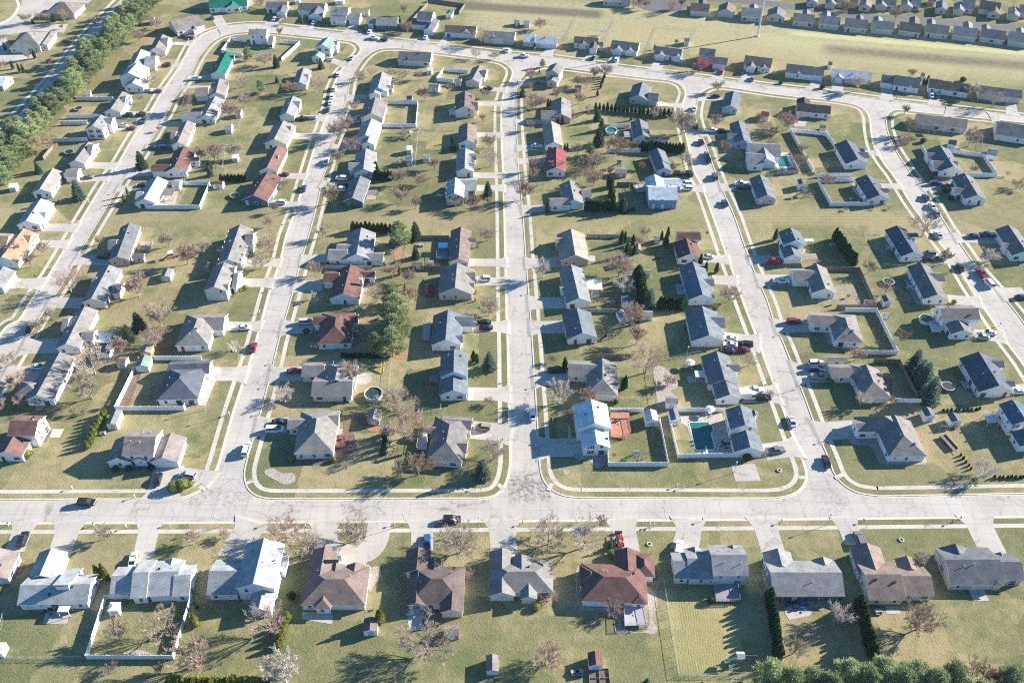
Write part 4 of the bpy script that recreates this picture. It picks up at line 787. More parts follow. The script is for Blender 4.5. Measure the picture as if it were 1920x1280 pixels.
for H in HOUSE:
    bs = H[4]; b = max(bs, key=lambda b: b.L * b.Wd)
    for nrm, a, hw, L_ in ((-b.n, b.u, b.Wd / 2, b.L), (b.u, b.n, b.L / 2, b.Wd), (b.n, b.u, b.Wd / 2, b.L), (-b.u, b.n, b.L / 2, b.Wd)):
        if rb_.random() < .45 or H[2][1] < 150: continue
        m0 = b.c + nrm * (hw - OV - .05); s0, s1 = sorted((rb_.uniform(-.45, -.1), rb_.uniform(.05, .45))); w = rb_.uniform(.9, 1.6)
        if any(q is not b and q.inside(m0 + nrm * .8 + a * L_ * (s0 + s1) / 2, .6) for q in bs): continue
        if any((d[0] - (m0 + a * L_ * (s0 + s1) / 2)).length < 5 for d in DRIVES): continue
        q = [m0 + a * L_ * s0, m0 + a * L_ * s1, m0 + a * L_ * (s1 - .02) + nrm * w, m0 + a * L_ * (s0 + s1) / 2 + nrm * w * rb_.uniform(.8, 1.3), m0 + a * L_ * (s0 + .02) + nrm * w]
        struct(tess(q, .15 + rb_.random() * .008, .1, 'planting_bed', [rb_.choice([MULCH, MULCH, STONE])]))
# chimneys and eyebrow details as roof parts
def chimney(tl, x, y, h=1.2):
    p = T(tl, x, y, 4.6); q = min(HOUSE, key=lambda H: (H[0] - p).length)
    root = min((r for r in REG if r[1].count('house with')), key=lambda r: (r[2] - Vector((p.x, p.y, 0))).length)[0]
    ro = [c for c in root.children if c.name.startswith('roof')][0]
    m = MB(); m.box(0, 0, 0, .95, .8, 2.6); m.box(0, 0, 1.35, 1.1, .95, .14, 1); m.tube((0, 0, 1.4), (0, 0, 1.8), .16, .16, 8, 2)
    m.obj('chimney', [METALW, TRIM, DARK], ro, Vector((p.x, p.y, 4.4)) - root.location)
for a in (('b3', 145, 385), ('b3', 628, 330), ('b1', 790, 830), ('b2', 1270, 720)): chimney(*a)
# sheds: tile roof wall | block ; height
SHEDS = """b3 br w g 810 795 800 895 910 890 z2.2;b3 mb k g 1410 925 1530 925 1525 840 z2;b3 mb c g 1725 1070 1725 1190 1820 1190 z2;c3 rb w g 565 1050 580 1150 685 1150 z2.2;a3 wh w h 800 740 890 745 908 672 z2.2;a3 wh w g -90 1060 12 1060 52 975 z2
a2 tg w g 838 515 797 620 872 622 z2.3;a2 br w g 872 170 940 175 965 115 z2;a2 gs s g 1040 115 1030 180 1110 190 z2.2;a2 tg o g 1070 30 1060 80 1130 85 z2;a2 nv w g 770 30 745 85 815 95 z2
a1 gb g g 1225 740 1208 795 1275 800 z1.9;a1 wh w g 62 130 120 132 133 92 z2;a1 lg w g 1285 110 1345 115 1370 70 z2.2;a1 rb w g 1590 105 1670 108 1682 78 z2;b1 br k g 1170 712 1260 715 1262 680 z1.8;b1 gy w g 1292 700 1335 705 1332 672 z1.5
c1 mb k g 785 660 795 695 850 690 z2;c1 nb p g 825 990 895 990 888 932 z2.2;c1 gb w g 778 1050 810 1112 868 1100 z2.1;c1 gb w g 975 1088 1055 1090 1055 1050 z2;c1 gb g g 1000 775 1038 778 1036 742 z1.9;c1 tn w g 930 545 930 590 965 592 z1.9;c1 gb g g 1068 520 1108 520 1108 495 z1.8
d1 nv w g 218 68 225 112 288 106 z2.6;d1 nv w g 848 940 862 1000 935 985 z2.3;d1 rs w g 725 990 795 995 795 972 z1.6;b2 tg k g 850 508 833 585 923 592 z2.2;c2 lb w g 988 520 1005 600 1100 595 z2.5;c2 bg w g 1172 508 1192 598 1264 590 z2.3;c2 tg w g 1155 465 1250 470 1240 408 z2.2
d2 dg w g 1148 500 1180 568 1258 560 z2.4;d2 dg w g 1342 545 1375 610 1460 600 z2.3;a0 gb w g 640 705 685 708 682 680 z2;a0 br w g 1118 162 1162 165 1160 130 z2.2;a0 br w g 1762 855 1808 858 1818 820 z2.2;a0 gb w g 1685 972 1738 975 1748 932 z2.2;a0 wh w g 1738 1190 1788 1195 1790 1155 z2
b0 bg w g 1290 658 1370 665 1382 635 z2.1;b0 gt w g 1487 618 1540 620 1545 592 z2;b0 wh w g 1278 530 1322 535 1328 505 z2.2;b0 wh w g 1128 1125 1170 1128 1172 1092 z2.3;b0 bg b g 1120 1210 1172 1212 1174 1165 z2.3;b0 gy w g 1252 1190 1305 1192 1302 1158 z2;b0 nb g g 1128 742 1172 745 1174 718 z2
b0 bt w g 802 95 850 97 852 72 z2.2;b0 gn w g 1438 80 1422 108 1468 112 z2.2;c0 gy g g 85 180 132 182 134 157 z2;c0 gb d g 15 172 58 176 62 152 z2;c0 bg w g 1290 314 1330 318 1333 288 z2.2;c0 rd w g 1865 872 1925 880 1930 838 z2.2;d0 dg k g 388 962 432 967 436 937 z2.2
d0 nv w g 450 488 480 491 484 465 z2;d0 gt w g 1352 1082 1406 1086 1411 1052 z2.3;d0 gb w g 1642 1160 1710 1168 1718 1120 z1.9;d0 dg g g 1148 572 1174 574 1176 548 z2.2;c1 gb k g 775 20 858 22 858 -18 z2;b0 wh w g 590 10 660 12 665 -12 z2;b0 lb w g 290 8 330 10 335 -15 z2;c0 br k g 470 660 520 662 522 640 z1.9;d1 tn t g 862 1090 915 1090 905 1065 z1.4"""
for row in SHEDS.split('\n'):
    for s in row.split(';'):
        q = s.split(); bs = parse(q[0], ' '.join(q[3:]))
        o = build(bs, q[1], q[2], 'garden_shed', 'shed', '%s shed with %s roof' % (WALLS[q[2]][1], ROOFS[q[1]][1]), kind='shed', group='garden sheds', windows=False, pitch=.42)
        b = bs[0]; k = min(((-b.n, b.Wd), (b.u, b.L), (b.n, b.Wd), (-b.u, b.L)), key=lambda e: e[0].y + .6 * -e[0].x)
        p = b.c + k[0] * (k[1] / 2 - .12 + .02); m = MB()
        m.box(0, 0, .95, 1.3, .05, 1.7); m.box(0, -.01, .95, .05, .07, 1.7, 1)
        m.obj('door', [METALW if q[2] not in 'w' else WALLS and MATS['wall_g'], TRIM], o, Vector((p.x, p.y, .1)) - Vector((o.location.x, o.location.y, 0)), math.atan2(k[0].x, -k[0].y))
# ---------------------------------------------------------------- trees
def bare_tree(seed, spread=1.0, dense=1.0):
    r = random.Random(seed); T_, C_ = MB(), MB(); H = 8.0
    def rv(): 
        return Vector((r.gauss(0, 1), r.gauss(0, 1), r.gauss(0, 1))).normalized()
    def spike(a, b, w):
        d = (b - a); s = d.cross(rv()); 
        if s.length < 1e-4: return
        s = s.normalized() * w; C_.face([a - s, a + s, b])
    th = H * r.uniform(.16, .24); base = Vector((0, 0, -.2)); top = Vector((r.uniform(-.15, .15), r.uniform(-.15, .15), th))
    T_.tube(base, top, .2, .15, 7, cap=False)
    def grow(p, d, L, rad, lvl):
        n = 4 if lvl < 3 else 2; pts = [p]; q = p.copy(); dd = d.copy()
        for i in range(n):
            dd = (dd + rv() * .09 + Vector((0, 0, .05))).normalized(); q = q + dd * (L / n); pts.append(q.copy())
        if lvl <= 2:
            for i in range(n): T_.tube(pts[i], pts[i + 1], rad * (1 - i / n * .75), rad * (1 - (i + 1) / n * .75), 5 if lvl < 2 else 3, cap=False)
        else:
            for i in range(n): spike(pts[i], pts[i + 1] + (pts[i + 1] - pts[i]) * .15, {3: .042, 4: .033, 5: .024}[lvl] * (1 - i * .25))
        if lvl >= 5: return
        k = {0: 6, 1: 6, 2: 6, 3: 7, 4: 6}[lvl]; k = int(k * dense + r.random()) if lvl >= 2 else k
        for j in range(k):
            t = (j + 1) / k * .8 + .2; f = t * n; i = min(int(f), n - 1); o = pts[i].lerp(pts[i + 1], f - i)
            ax = (pts[i + 1] - pts[i]).normalized(); side = ax.cross(rv()).normalized()
            nd = (ax * r.uniform(.8, 1.25) + side * r.uniform(.45, .85) * spread + Vector((0, 0, .18))).normalized()
            grow(o, nd, L * r.uniform(.40, .58) * (1.15 - .3 * t), rad * .5, lvl + 1)
    nl = r.randint(8, 11)
    for i in range(nl):
        a = i / nl * 6.283 + r.uniform(-.3, .3); tilt = r.uniform(.5, 1.5) * spread
        d = Vector((math.cos(a) * tilt, math.sin(a) * tilt, 1)).normalized()
        grow(Vector((0, 0, th * r.uniform(.75, 1))).lerp(top, .5), d, H * r.uniform(.5, .62), .085, 1)
    grow(top, Vector((r.uniform(-.1, .1), r.uniform(-.1, .1), 1)).normalized(), H * .5, .12, 1)
    for m_ in (T_, C_):
        pass
    return T_, C_
BARE = []
for i, (sp, de) in enumerate(((1, 1), (.8, 1), (1.15, 1), (.95, 1.15), (.65, 1.1), (1.05, .75))):
    t, c = bare_tree(100 + i, sp, de)
    zs = sorted(v[2] for v in c.v); zt = zs[int(len(zs) * .995)]; k = 8.0 / zt
    for q in (t, c): q.v = [(x * k, y * k, z * k) for x, y, z in q.v]
    BARE.append((t, c))
BM = {}
for key in TWIGS:
    for i, (t, c) in enumerate(BARE):
        BM[key, i] = (t.mesh('trunk', [BARKW if key == 'W' else BARK]), c.mesh('twig_crown', [TWIGS[key]]))
def blade(mb, p, d, L, w, r, mi=0):
    s = d.cross(Vector((r.gauss(0, 1), r.gauss(0, 1), r.gauss(0, 1))))
    if s.length < 1e-4: return
    s = s.normalized() * w; m_ = p + d * L * .45
    mb.face([p, m_ + s, p + d * L, m_ - s], mi)
def pine(seed):
    r = random.Random(seed); t, c = MB(), MB(); H = 10.
    t.tube((0, 0, -.2), (0, 0, H * .5), .24, .15, 7); t.tube((0, 0, H * .5), (0, 0, H * .95), .15, .03, 5)
    for i in range(104):
        z = H * (.12 + .88 * (i + r.random()) / 104); f = z / H; a = r.uniform(0, 6.283)
        R_ = 3.1 * (1 - ((f - .22) / .82) ** 2 if f > .22 else .8 + f) ** .8 if f < 1 else .3
        R_ = max(.2, R_) * r.uniform(.45, 1.2); e = Vector((math.cos(a) * R_, math.sin(a) * R_, z + R_ * .12))
        if R_ > 1: t.tube((0, 0, z - R_ * .25), e, .05, .02, 3, cap=False)
        n = 74 if R_ > 1.2 else 48
        for j in range(n):
            o = e + Vector((r.gauss(0, .30), r.gauss(0, .30), r.gauss(0, .2)))
            d = (Vector((math.cos(a), math.sin(a), 0)) * r.uniform(.1, .8) + Vector((r.gauss(0, .55), r.gauss(0, .55), r.uniform(.1, 1)))).normalized()
            blade(c, o, d, r.uniform(.35, .75), r.uniform(.05, .1), r)
        if R_ > 1.6:
            for j in range(20):
                o = Vector((0, 0, z)).lerp(e, r.uniform(.35, .95)) + Vector((r.gauss(0, .3), r.gauss(0, .3), r.gauss(0, .2)))
                blade(c, o, (Vector((r.gauss(0, 1), r.gauss(0, 1), r.uniform(0, 1)))).normalized(), .5, .09, r)
    return t, c
def spruce(seed, slim=1.0):
    r = random.Random(seed); t, c = MB(), MB(); H = 8.
    t.tube((0, 0, -.2), (0, 0, H * .96), .16, .02, 6)
    L_ = 26
    for i in range(L_):
        f = i / L_; z = H * (.05 + .93 * f); R_ = (2.5 * (1 - f) ** .85 + .12) * slim; n = max(5, int(15 * (1 - f) + 4)); ph = r.uniform(0, 6)
        for j in range(n):
            a = ph + j / n * 6.283 + r.uniform(-.15, .15); rr = R_ * r.uniform(.62, 1.2); d = Vector((math.cos(a), math.sin(a), -.28 + .5 * f)).normalized()
            s = Vector((-d.y, d.x, 0)).normalized(); k = max(3, int(rr * 6))
            for q in range(k):
                u = (q + .6) / k * rr; o = Vector((0, 0, z)) + d * u
                for sd in (-1, 1):
                    blade(c, o, (d * .8 + s * sd * r.uniform(.4, .9) + Vector((0, 0, r.uniform(-.15, .35)))).normalized(), r.uniform(.3, .55), r.uniform(.09, .15), r)
            blade(c, Vector((0, 0, z)) + d * rr * .85, d, .4, .12, r)
    return t, c
def column(seed, rx=.55, H=4., n=1500, tip=.8, ball=False):
    r = random.Random(seed); t, c = MB(), MB()
    t.tube((0, 0, -.1), (0, 0, .5), .07, .06, 6)
    def rad(f): return rx * (math.sin(math.pi * min(1, f * .93 + .07)) ** .5 if ball else min(1, (f * 5 + .55)) * (1 - max(0, f - .35) / .65) ** tip * 1.05)
    N_ = 10; ks = 8
    rings = [[Vector((math.cos(k * 6.283 / ks) * rad(f / N_) * .8, math.sin(k * 6.283 / ks) * rad(f / N_) * .8, H * (.04 + .9 * f / N_))) for k in range(ks)] for f in range(N_ + 1)]
    for i in range(N_):
        for k in range(ks): c.face([rings[i][k], rings[i][(k + 1) % ks], rings[i + 1][(k + 1) % ks], rings[i + 1][k]])
    for i in range(n):
        f = r.random(); a = r.uniform(0, 6.283); lump = 1 + .13 * math.sin(a * 3 + f * 9 + seed); R_ = rad(f) * lump * r.uniform(.82, 1.06)
        o = Vector((math.cos(a) * R_, math.sin(a) * R_, H * (.02 + .95 * f)))
        d = (Vector((math.cos(a), math.sin(a), 0)) * r.uniform(.2, .9) + Vector((0, 0, 1)) + Vector((r.gauss(0, .3), r.gauss(0, .3), 0))).normalized()
        blade(c, o, d, r.uniform(.14, .3) * (H / 4) ** .5, r.uniform(.04, .08), r)
    return t, c
EV = {}
def reg(key, gens, lf):
    EV[key] = [(t.mesh('trunk', [BARK]), c.mesh('leaf_crown', [LEAF[lf]])) for t, c in gens]
reg('P', [pine(1), pine(2), pine(3)], 'P'); reg('S', [spruce(1), spruce(2, .88)], 'S'); reg('U', [spruce(5), spruce(6, 1.05)], 'U')
cols = [column(1), column(2, .62), column(3, .5)]
reg('A', cols, 'A'); reg('Y', cols, 'Y'); reg('y', [column(4, 1.0, 1.6, 1300, .8, True), column(5, 1.2, 1.6, 1300, .8, True)], 'Y'); reg('a', [column(4, 1.0, 1.6, 1300, .8, True)], 'A')
HT = dict(P=10., S=8., U=8., A=4., Y=4., y=1.6, a=1.6)
TN = {'B': ('bare_tree', 'tree', 'bare grey tree'), 'R': ('bare_tree', 'tree', 'bare reddish-brown tree'), 'W': ('bare_tree', 'tree', 'bare pale-twigged tree'), 'T': ('bare_tree', 'tree', 'bare tan tree'), 'K': ('bare_tree', 'tree', 'bare rose-pink tree'),
      'P': ('pine_tree', 'pine', 'full green pine'), 'S': ('spruce_tree', 'spruce', 'dark green conical spruce'), 'U': ('blue_spruce', 'spruce', 'blue-green spruce'), 'A': ('arborvitae', 'evergreen', 'dark columnar evergreen'), 'Y': ('arborvitae', 'evergreen', 'yellow-green columnar evergreen'),
      'y': ('round_shrub', 'shrub', 'yellow-green rounded shrub'), 'a': ('round_shrub', 'shrub', 'dark green rounded shrub')}
tr = random.Random(5)
SIZED = lambda h: 'small ' if h < 4.5 else 'tall ' if h > 8.4 else ''
def tree(k, p, h, group=None, wide=1.0, slot=None):
    nm, cat, lab = TN[k]
    if k in 'BRWTK':
        i = tr.randrange(6); data = BM[k, i]; s = h / 8.0
    else:
        data = EV[k][tr.randrange(len(EV[k]))]; s = h / HT[k]
    if k in 'BRWTK': lab = SIZED(h) + lab
    root = thing(nm, cat, lab, (p.x, p.y, .12), tr.uniform(0, 6.28), group, rel=slot is None, sc=(s * wide * (1.1 if k in 'BRWTK' else 1) * tr.uniform(.92, 1.08), s * wide * (1.1 if k in 'BRWTK' else 1) * tr.uniform(.92, 1.08), s))
    if slot: REG[-1].append(slot)
    link('trunk', data[0], root); link('crown', data[1], root)
    return root
TREES = """a3 B905,955,6.5 R1240,920,8 R1480,1150,9 B790,200,4.5 B1450,240,4.5 R840,1205,3 R1210,1200,3 B1690,190,2.5 Y745,480,5 Y790,470,5 Y810,510,4.6 Y1475,850,5.2 Y1440,830,4.2 A1480,720,3.4
b3 R230,215,7 B405,310,7.5 R120,900,8 W230,1275,8.5 B745,215,6 B1535,300,7.5 B1285,1060,8.5 R1590,490,2.6 Y940,830,6 Y925,812,4.6 a270,640,1.8
c3 B270,240,7 B535,265,8.6 R280,1135,5.5 R750,750,3.6 R665,90,3 S740,270,3.2 R310,650,2.4 R240,660,2.4 y185,720,1.5 y750,330,2 a1490,670,1.6
d3 W520,830,5.5 B185,1060,5.2 R1105,880,7 W1130,400,4.6 R1480,1290,8 R1640,1330,8
a2 B715,245,9.5 B690,425,8.5 R150,320,4.5 R930,110,7 R1170,40,6 R300,480,3.5 R170,480,3.5 R10,500,3 W1760,66,3.4 B560,545,2.6 R820,490,2.3 B450,540,2 y1312,1108,2.6 y1380,1092,2.8 y1430,1080,1.4 y215,860,2.2 a870,965,1.4 a970,960,1.4 a1140,955,1.4 R100,330,3.5 R80,180,4.5 R640,540,2
b2 W215,432,4.4 B720,290,6.6 B1045,485,6.5 R1120,722,9 R1175,495,3.6 R1090,1000,4.6 T1220,1000,6.8 B1780,890,6.2 R1745,472,2.4 U1750,205,7.2 U1700,1022,7.6 P1030,110,11 P900,80,8 Y645,560,2.6 y270,885,1.5 y590,898,1.5 R450,60,2.6 A1633,150,4.6 A1658,165,4.2 Y1000,700,1.6
c2 W350,458,7.4 R1000,235,9.8 R560,450,4.6 R295,155,2.4 R1775,180,4.2 B1165,330,3.6 T760,870,1.8 A395,198,4.6 A845,355,5.6 A825,360,4.6 R420,580,3 T1090,350,2.6 a1760,880,1.8 R1200,320,2.4 a780,462,1.2
d2 R660,140,4 W690,480,4.6 W1605,1010,5.4 U1075,230,9.4 U1150,330,9.6 U1195,445,10 U1120,290,8.6 R920,460,2.2 y470,310,1.4 R10,410,2 T810,30,2
a1 B235,722,5.6 B330,632,5 R540,915,8.6 B405,1115,4.6 B310,1210,5.4 B1270,572,5.8 B1540,605,4.2 R1410,702,8 R1045,945,8.4 B1215,1165,8.6 R1190,1290,7 R130,640,5.6 B755,555,3.6 R1590,752,3.2 U600,212,8.6 S1055,1195,7.6 S980,1275,7 Y935,235,3.4 Y965,190,4 Y915,262,2.4 T1800,930,2.2 R800,890,2 y1840,890,1.6 U1580,40,5 S300,20,5
b1 T560,245,7.4 R145,312,3.8 R210,130,3.4 R80,610,5.8 B45,732,5.4 R1085,105,6.2 R1090,242,6 B1200,285,4.8 T1245,110,4.6 R1505,285,4.4 R1640,292,5.8 B500,505,4.8 R440,782,5 R1025,805,6 R1155,842,5 R1150,975,5.2 R905,985,6 R1740,525,5 B1750,1085,6 W435,965,3 P1080,565,10.5 S1200,512,7.6 S1200,655,5.8 P1020,1010,9 P1060,1120,10.5 P1090,1210,10 P1010,1180,10 P960,1290,9 P1040,1290,11 Y1080,780,4 Y1120,900,3 S1740,190,6.6 B1750,260,3.4 R100,420,4 a540,720,1.4 a380,1215,1.6 Y1645,980,1.6 Y1650,920,1.5 T830,60,3
c1 R90,215,7.2 R610,110,7 W230,802,6.8 R800,792,7.6 W830,902,5.2 R905,1135,6.6 R935,1300,7 R1620,985,5.6 R690,1005,2.4 B985,495,4 R165,60,4.6 S830,305,7.6 U1030,1015,7.4 A265,312,4.6 A820,545,5.6 A845,540,5 A860,640,5.8 A905,560,4.8 A915,630,4.4 A1120,520,4 A1150,565,5.6 A1165,505,5 A1410,708,5 A1448,768,5 A1530,765,4.4 A945,1145,3.6 A740,205,6 A720,120,5 R1460,490,2 R330,10,5 B950,560,3 a910,300,1.4 a1100,660,1 R730,40,4
d1 T1155,492,8.6 T1310,700,6 B750,772,5 W1655,680,4.6 R875,925,4.4 R985,1300,5.4 R430,115,4.6 R1860,135,3.8 R1790,40,2 R1540,20,3.4 A50,520,5 R580,300,1.4 R800,290,1.4 R905,290,1.4 R1330,790,1.6 y1390,995,1.4 R890,1100,1.4 T600,955,1.4 a1330,160,2.2 a1370,220,1.8 A1220,80,3 A1360,40,3.4
a0 R1050,315,5.6 R1180,222,5.6 B1150,642,5.4 R1415,828,7.6 B1065,775,4.2 R1830,655,6 R1720,885,7.4 B1840,800,5.6 R1610,1205,7.4 R1510,1200,5.4 B1780,1190,7 T340,1125,6.6 B200,185,6 R300,160,4.4 R360,165,4.4 T490,172,6.6 S410,160,4.6 S250,180,3 R560,320,3.6 R380,485,3.4 B220,452,4.6 R1200,985,2.4 R20,520,4.4 R720,190,4.4 S1070,1262,8 P1865,455,6.4 S290,1285,5 A100,520,4.4 A150,540,4.4 A180,545,4.4 A265,440,5 A45,380,4.4 T470,220,2.6 R1140,210,2 B1660,780,3 R30,300,3 S1575,1270,4.4 T1400,1120,2.2 y1540,920,2
b0 R180,275,4.4 B70,492,6.4 R450,692,7.4 T250,705,5.6 B1110,115,6 R1135,245,5.4 T1690,335,8 T1645,440,4.6 B1790,445,4 B1100,595,4.4 R870,575,4.4 B780,612,5 B1220,602,4.6 R1270,755,6.4 B1445,695,3.8 R1715,735,4.2 B620,1055,8.4 R690,992,7.4 R740,822,4.2 R710,1125,5.2 R620,1215,4 B1750,1110,5.6 R1760,1250,7.4 R1700,915,3.6 R1110,1025,3.6 B1080,1240,3 S155,505,6.6 S490,515,5.4 P45,700,6.6 S160,622,3.6 A1135,490,4.2 A1080,175,4 A1470,1070,3.4 A1470,1110,3 a1480,1130,2.4 R190,190,2 T1010,580,4 B650,400,3.4 R30,60,5 R1340,1270,5 A1100,360,1
c0 R210,222,5.4 W680,265,3.4 R1190,92,6.4 R1000,75,6 R965,55,5.6 B910,62,5.4 B1265,66,6 K1415,535,6.6 B1540,692,5.4 B700,575,5.6 B615,582,4.8 R560,662,5 R180,812,6.8 R140,605,5.4 R500,782,5.4 R330,748,5.4 W575,848,4 R490,640,4.4 B1265,1012,10.5 B1300,995,9 B1525,955,5.6 B1595,1172,6.6 R1870,995,6 T770,1172,8.4 T875,1115,4 B490,1165,5 R640,1255,7 B140,975,4.4 R1065,895,4 K1230,335,2.6 R160,1280,5.6 B1300,1225,4.4 R560,1280,6 R970,1270,3 S80,725,5.4 S640,905,6 S650,1085,8.4 S670,980,6 P590,1165,5.4 P228,505,4 A270,805,4.4 A288,800,3.6 A395,1140,4 A415,1130,3.6 A375,930,3.6 A345,925,3.4 A640,722,3.4 A690,570,1 A100,255,2 A1068,375,3 R130,690,4 R410,690,3.4 A205,550,2 A890,905,3 R1070,870,4 R1860,900,3
d0 T575,95,6 B950,155,6 R1195,75,4.6 R1600,40,4 W670,682,7.4 R1070,585,4.4 B1680,805,7.6 B1520,735,6.6 R140,975,7.6 B1050,1010,7 R1020,862,4.4 B1500,1100,8 T230,1260,6 R1000,1095,3.6 R420,1285,3.6 T1060,1070,3 a95,630,1.6 a405,665,2 A1185,640,5 A1160,640,4 a1160,1070,2 R40,1000,3 R20,1110,4 a1460,610,2 B250,1150,4 R455,895,1.4 T640,80,4"""
for row in TREES.split('\n'):
    q = row.split(); tl = q[0]
    for e in q[1:]:
        x, y, h = [float(c) for c in e[1:].split(',')]
        tree(e[0], T(tl, x, y), h)
# rows: tile kind x0,y0 x1,y1 count height width | what the row is
ROWS = """d3 A 5,650 75,1080 12 5 1.5|dark evergreen row behind third house from right
d3 A 672,700 775,1085 13 5.2 1.5|dark evergreen row behind second house from right
a3 Y 1310,1300 2040,1310 18 3.9 2.3|yellow-green hedge along lower photo edge
b3 Y 245,800 175,1010 5 3.2 1.6|yellow-green hedge beside fourth near house
a2 Y 795,545 665,800 9 3.4 1.5|yellow-green row beside grey gambrel shed
a1 A 1665,80 1850,80 8 3.2 1.7|dark hedge right of fenced courtyard
b1 A 735,450 1010,470 10 4.4 1.6|evergreen row above the L-shaped grey house
b1 A 895,65 1020,70 6 4.2 1.5|hedge right of teal-walled house
b2 A 650,115 1000,120 16 1.8 1.7|low clipped hedge above yellow slide
b2 A 972,700 955,850 4 3.2 1.4|shrub row beside stone-edged garden
c1 A 560,300 760,300 11 4.6 1.6|tall hedge right of taupe L-shaped house
c1 A 945,800 985,980 6 5.6 2.4|tall evergreen row left of blue spruce
c1 A 1110,1035 1265,1035 6 4.8 1.8|dense evergreen row right of blue spruce
c1 A 745,130 760,300 4 5 1.6|evergreens beside clipped hedge
d1 A 497,520 640,715 14 5.2 1.4|tall evergreen row between two-storey and blue-black roofs
c0 A 625,825 1200,875 20 3.8 1.25|evenly spaced columnar row along lawn
c0 A 975,1130 1275,1150 13 4.6 1.7|dense hedge right of dark roofed fenced house
c0 A 690,590 662,665 5 2.6 1.3|short evergreens down empty lot edge
d2 A 1312,525 1585,512 10 1.3 1.2|young evergreens above two white sheds
d2 A 1440,858 1520,960 5 1.3 1.2|young evergreens left of bare pale tree
d2 A 1700,1025 1915,1022 8 1.3 1.2|young evergreens along right lawn edge
b0 A 900,1270 930,1330 3 3.6 1.3|evergreens beside pale blue house
b1 A 885,700 950,700 4 2 1.6|clipped shrubs beside sunroom"""
NROW = []
for row in ROWS.split('\n'):
    a, ph = row.split('|'); q = a.split(); A_, B_ = [T(q[0], *[float(c) for c in s.split(',')]) for s in q[2:4]]; n = int(q[4]); h = float(q[5]); w = float(q[6])
    row_objs = []
    for i in range(n):
        p = A_.lerp(B_, i / (n - 1)) + Vector((tr.uniform(-.12, .12), tr.uniform(-.12, .12), 0))
        o = tree(q[1], p, h * tr.uniform(.9, 1.08), ph, w * (4 / h) ** .35, slot=True)
        horiz = abs(P(A_)[0] - P(B_)[0]) > abs(P(A_)[1] - P(B_)[1])
        ends = ('leftmost', 'rightmost') if horiz else ('topmost', 'lowest')
        REG[-1][1] = '%s of the %s' % ('%s evergreen' % (ends[0] if i == 0 else ends[1] if i == n - 1 else (ORD[i] + (' from left' if horiz else ' from top'))), ph)
        REG[-1][4] = REG[-1][1]
# big pine belt, two staggered lines, and the pines along the lower right edge
belt = [(1150, 20), (1060, 110), (960, 215), (850, 335), (720, 480), (600, 630), (470, 760), (350, 890), (190, 1060), (90, 1210), (-30, 1400)]
bp = [T('a0', *p) for p in belt]; L_ = [0]
for i in range(1, len(bp)): L_.append(L_[-1] + (bp[i] - bp[i - 1]).length)
def along(d):
    for i in range(1, len(bp)):
        if d <= L_[i]: return bp[i - 1].lerp(bp[i], (d - L_[i - 1]) / (L_[i] - L_[i - 1])), (bp[i] - bp[i - 1]).normalized()
    return bp[-1], (bp[-1] - bp[-2]).normalized()
n = 0; d = 0
while d < L_[-1]:
    p, t_ = along(d); nn = Vector((-t_.y, t_.x, 0)); n += 1
    p = p + nn * ((3.0 if n % 2 else -3.0) + tr.uniform(-.8, .8)) + t_ * tr.uniform(-.7, .7)
    tree('P', p, tr.uniform(7.6, 11.6), 'pine belt beside the trail', tr.uniform(.95, 1.25), slot=True)
    ordn = n; REG[-1][4] = REG[-1][1] = 'ORDER pine'
    d += 3.6
BELT = [r for r in REG if r[4] == 'ORDER pine']
def ordword(i):
    tens = {2: 'twenty', 3: 'thirty', 4: 'forty', 5: 'fifty', 6: 'sixty', 7: 'seventy'}; tt = {2: 'twentieth', 3: 'thirtieth', 4: 'fortieth', 5: 'fiftieth', 6: 'sixtieth', 7: 'seventieth'}
    if i < 20: return ORD[i - 1]
    return tt[i // 10] if i % 10 == 0 else tens[i // 10] + '-' + ORD[i % 10 - 1]
for i, r in enumerate(sorted(BELT, key=lambda r: P(r[2])[1])): r[4] = 'full green pine, %s from the top in the belt beside the trail' % ordword(i + 1)
low = [(-10, 1290, 9.5), (150, 1350, 9), (300, 1310, 8), (440, 1370, 9), (560, 1290, 9.5), (700, 1330, 9.5), (820, 1280, 9.5), (960, 1340, 9.5), (1060, 1300, 9), (1200, 1350, 9.5), (1340, 1300, 9), (1420, 1390, 8), (1760, 1340, 9.5), (1830, 1420, 8), (1580, 1420, 8.4)]
for i, (x, y, h) in enumerate(low):
    tree('P', T('d3', x, y), h * .95, 'pines along the lower right edge', 1.1, slot=True)
for i, r in enumerate(sorted([r for r in REG if len(r) > 5 and r[0].get('group') == 'pines along the lower right edge'], key=lambda r: P(r[2])[0])): r[4] = r[1] = 'full green pine, %s from left along the lower right edge' % ORD[i]
for x, y, h in ((1010, 1285, 2.5), (760, 1300, 1.6), (1420, 1300, 2)): tree('S', T('c3', x, y), h)
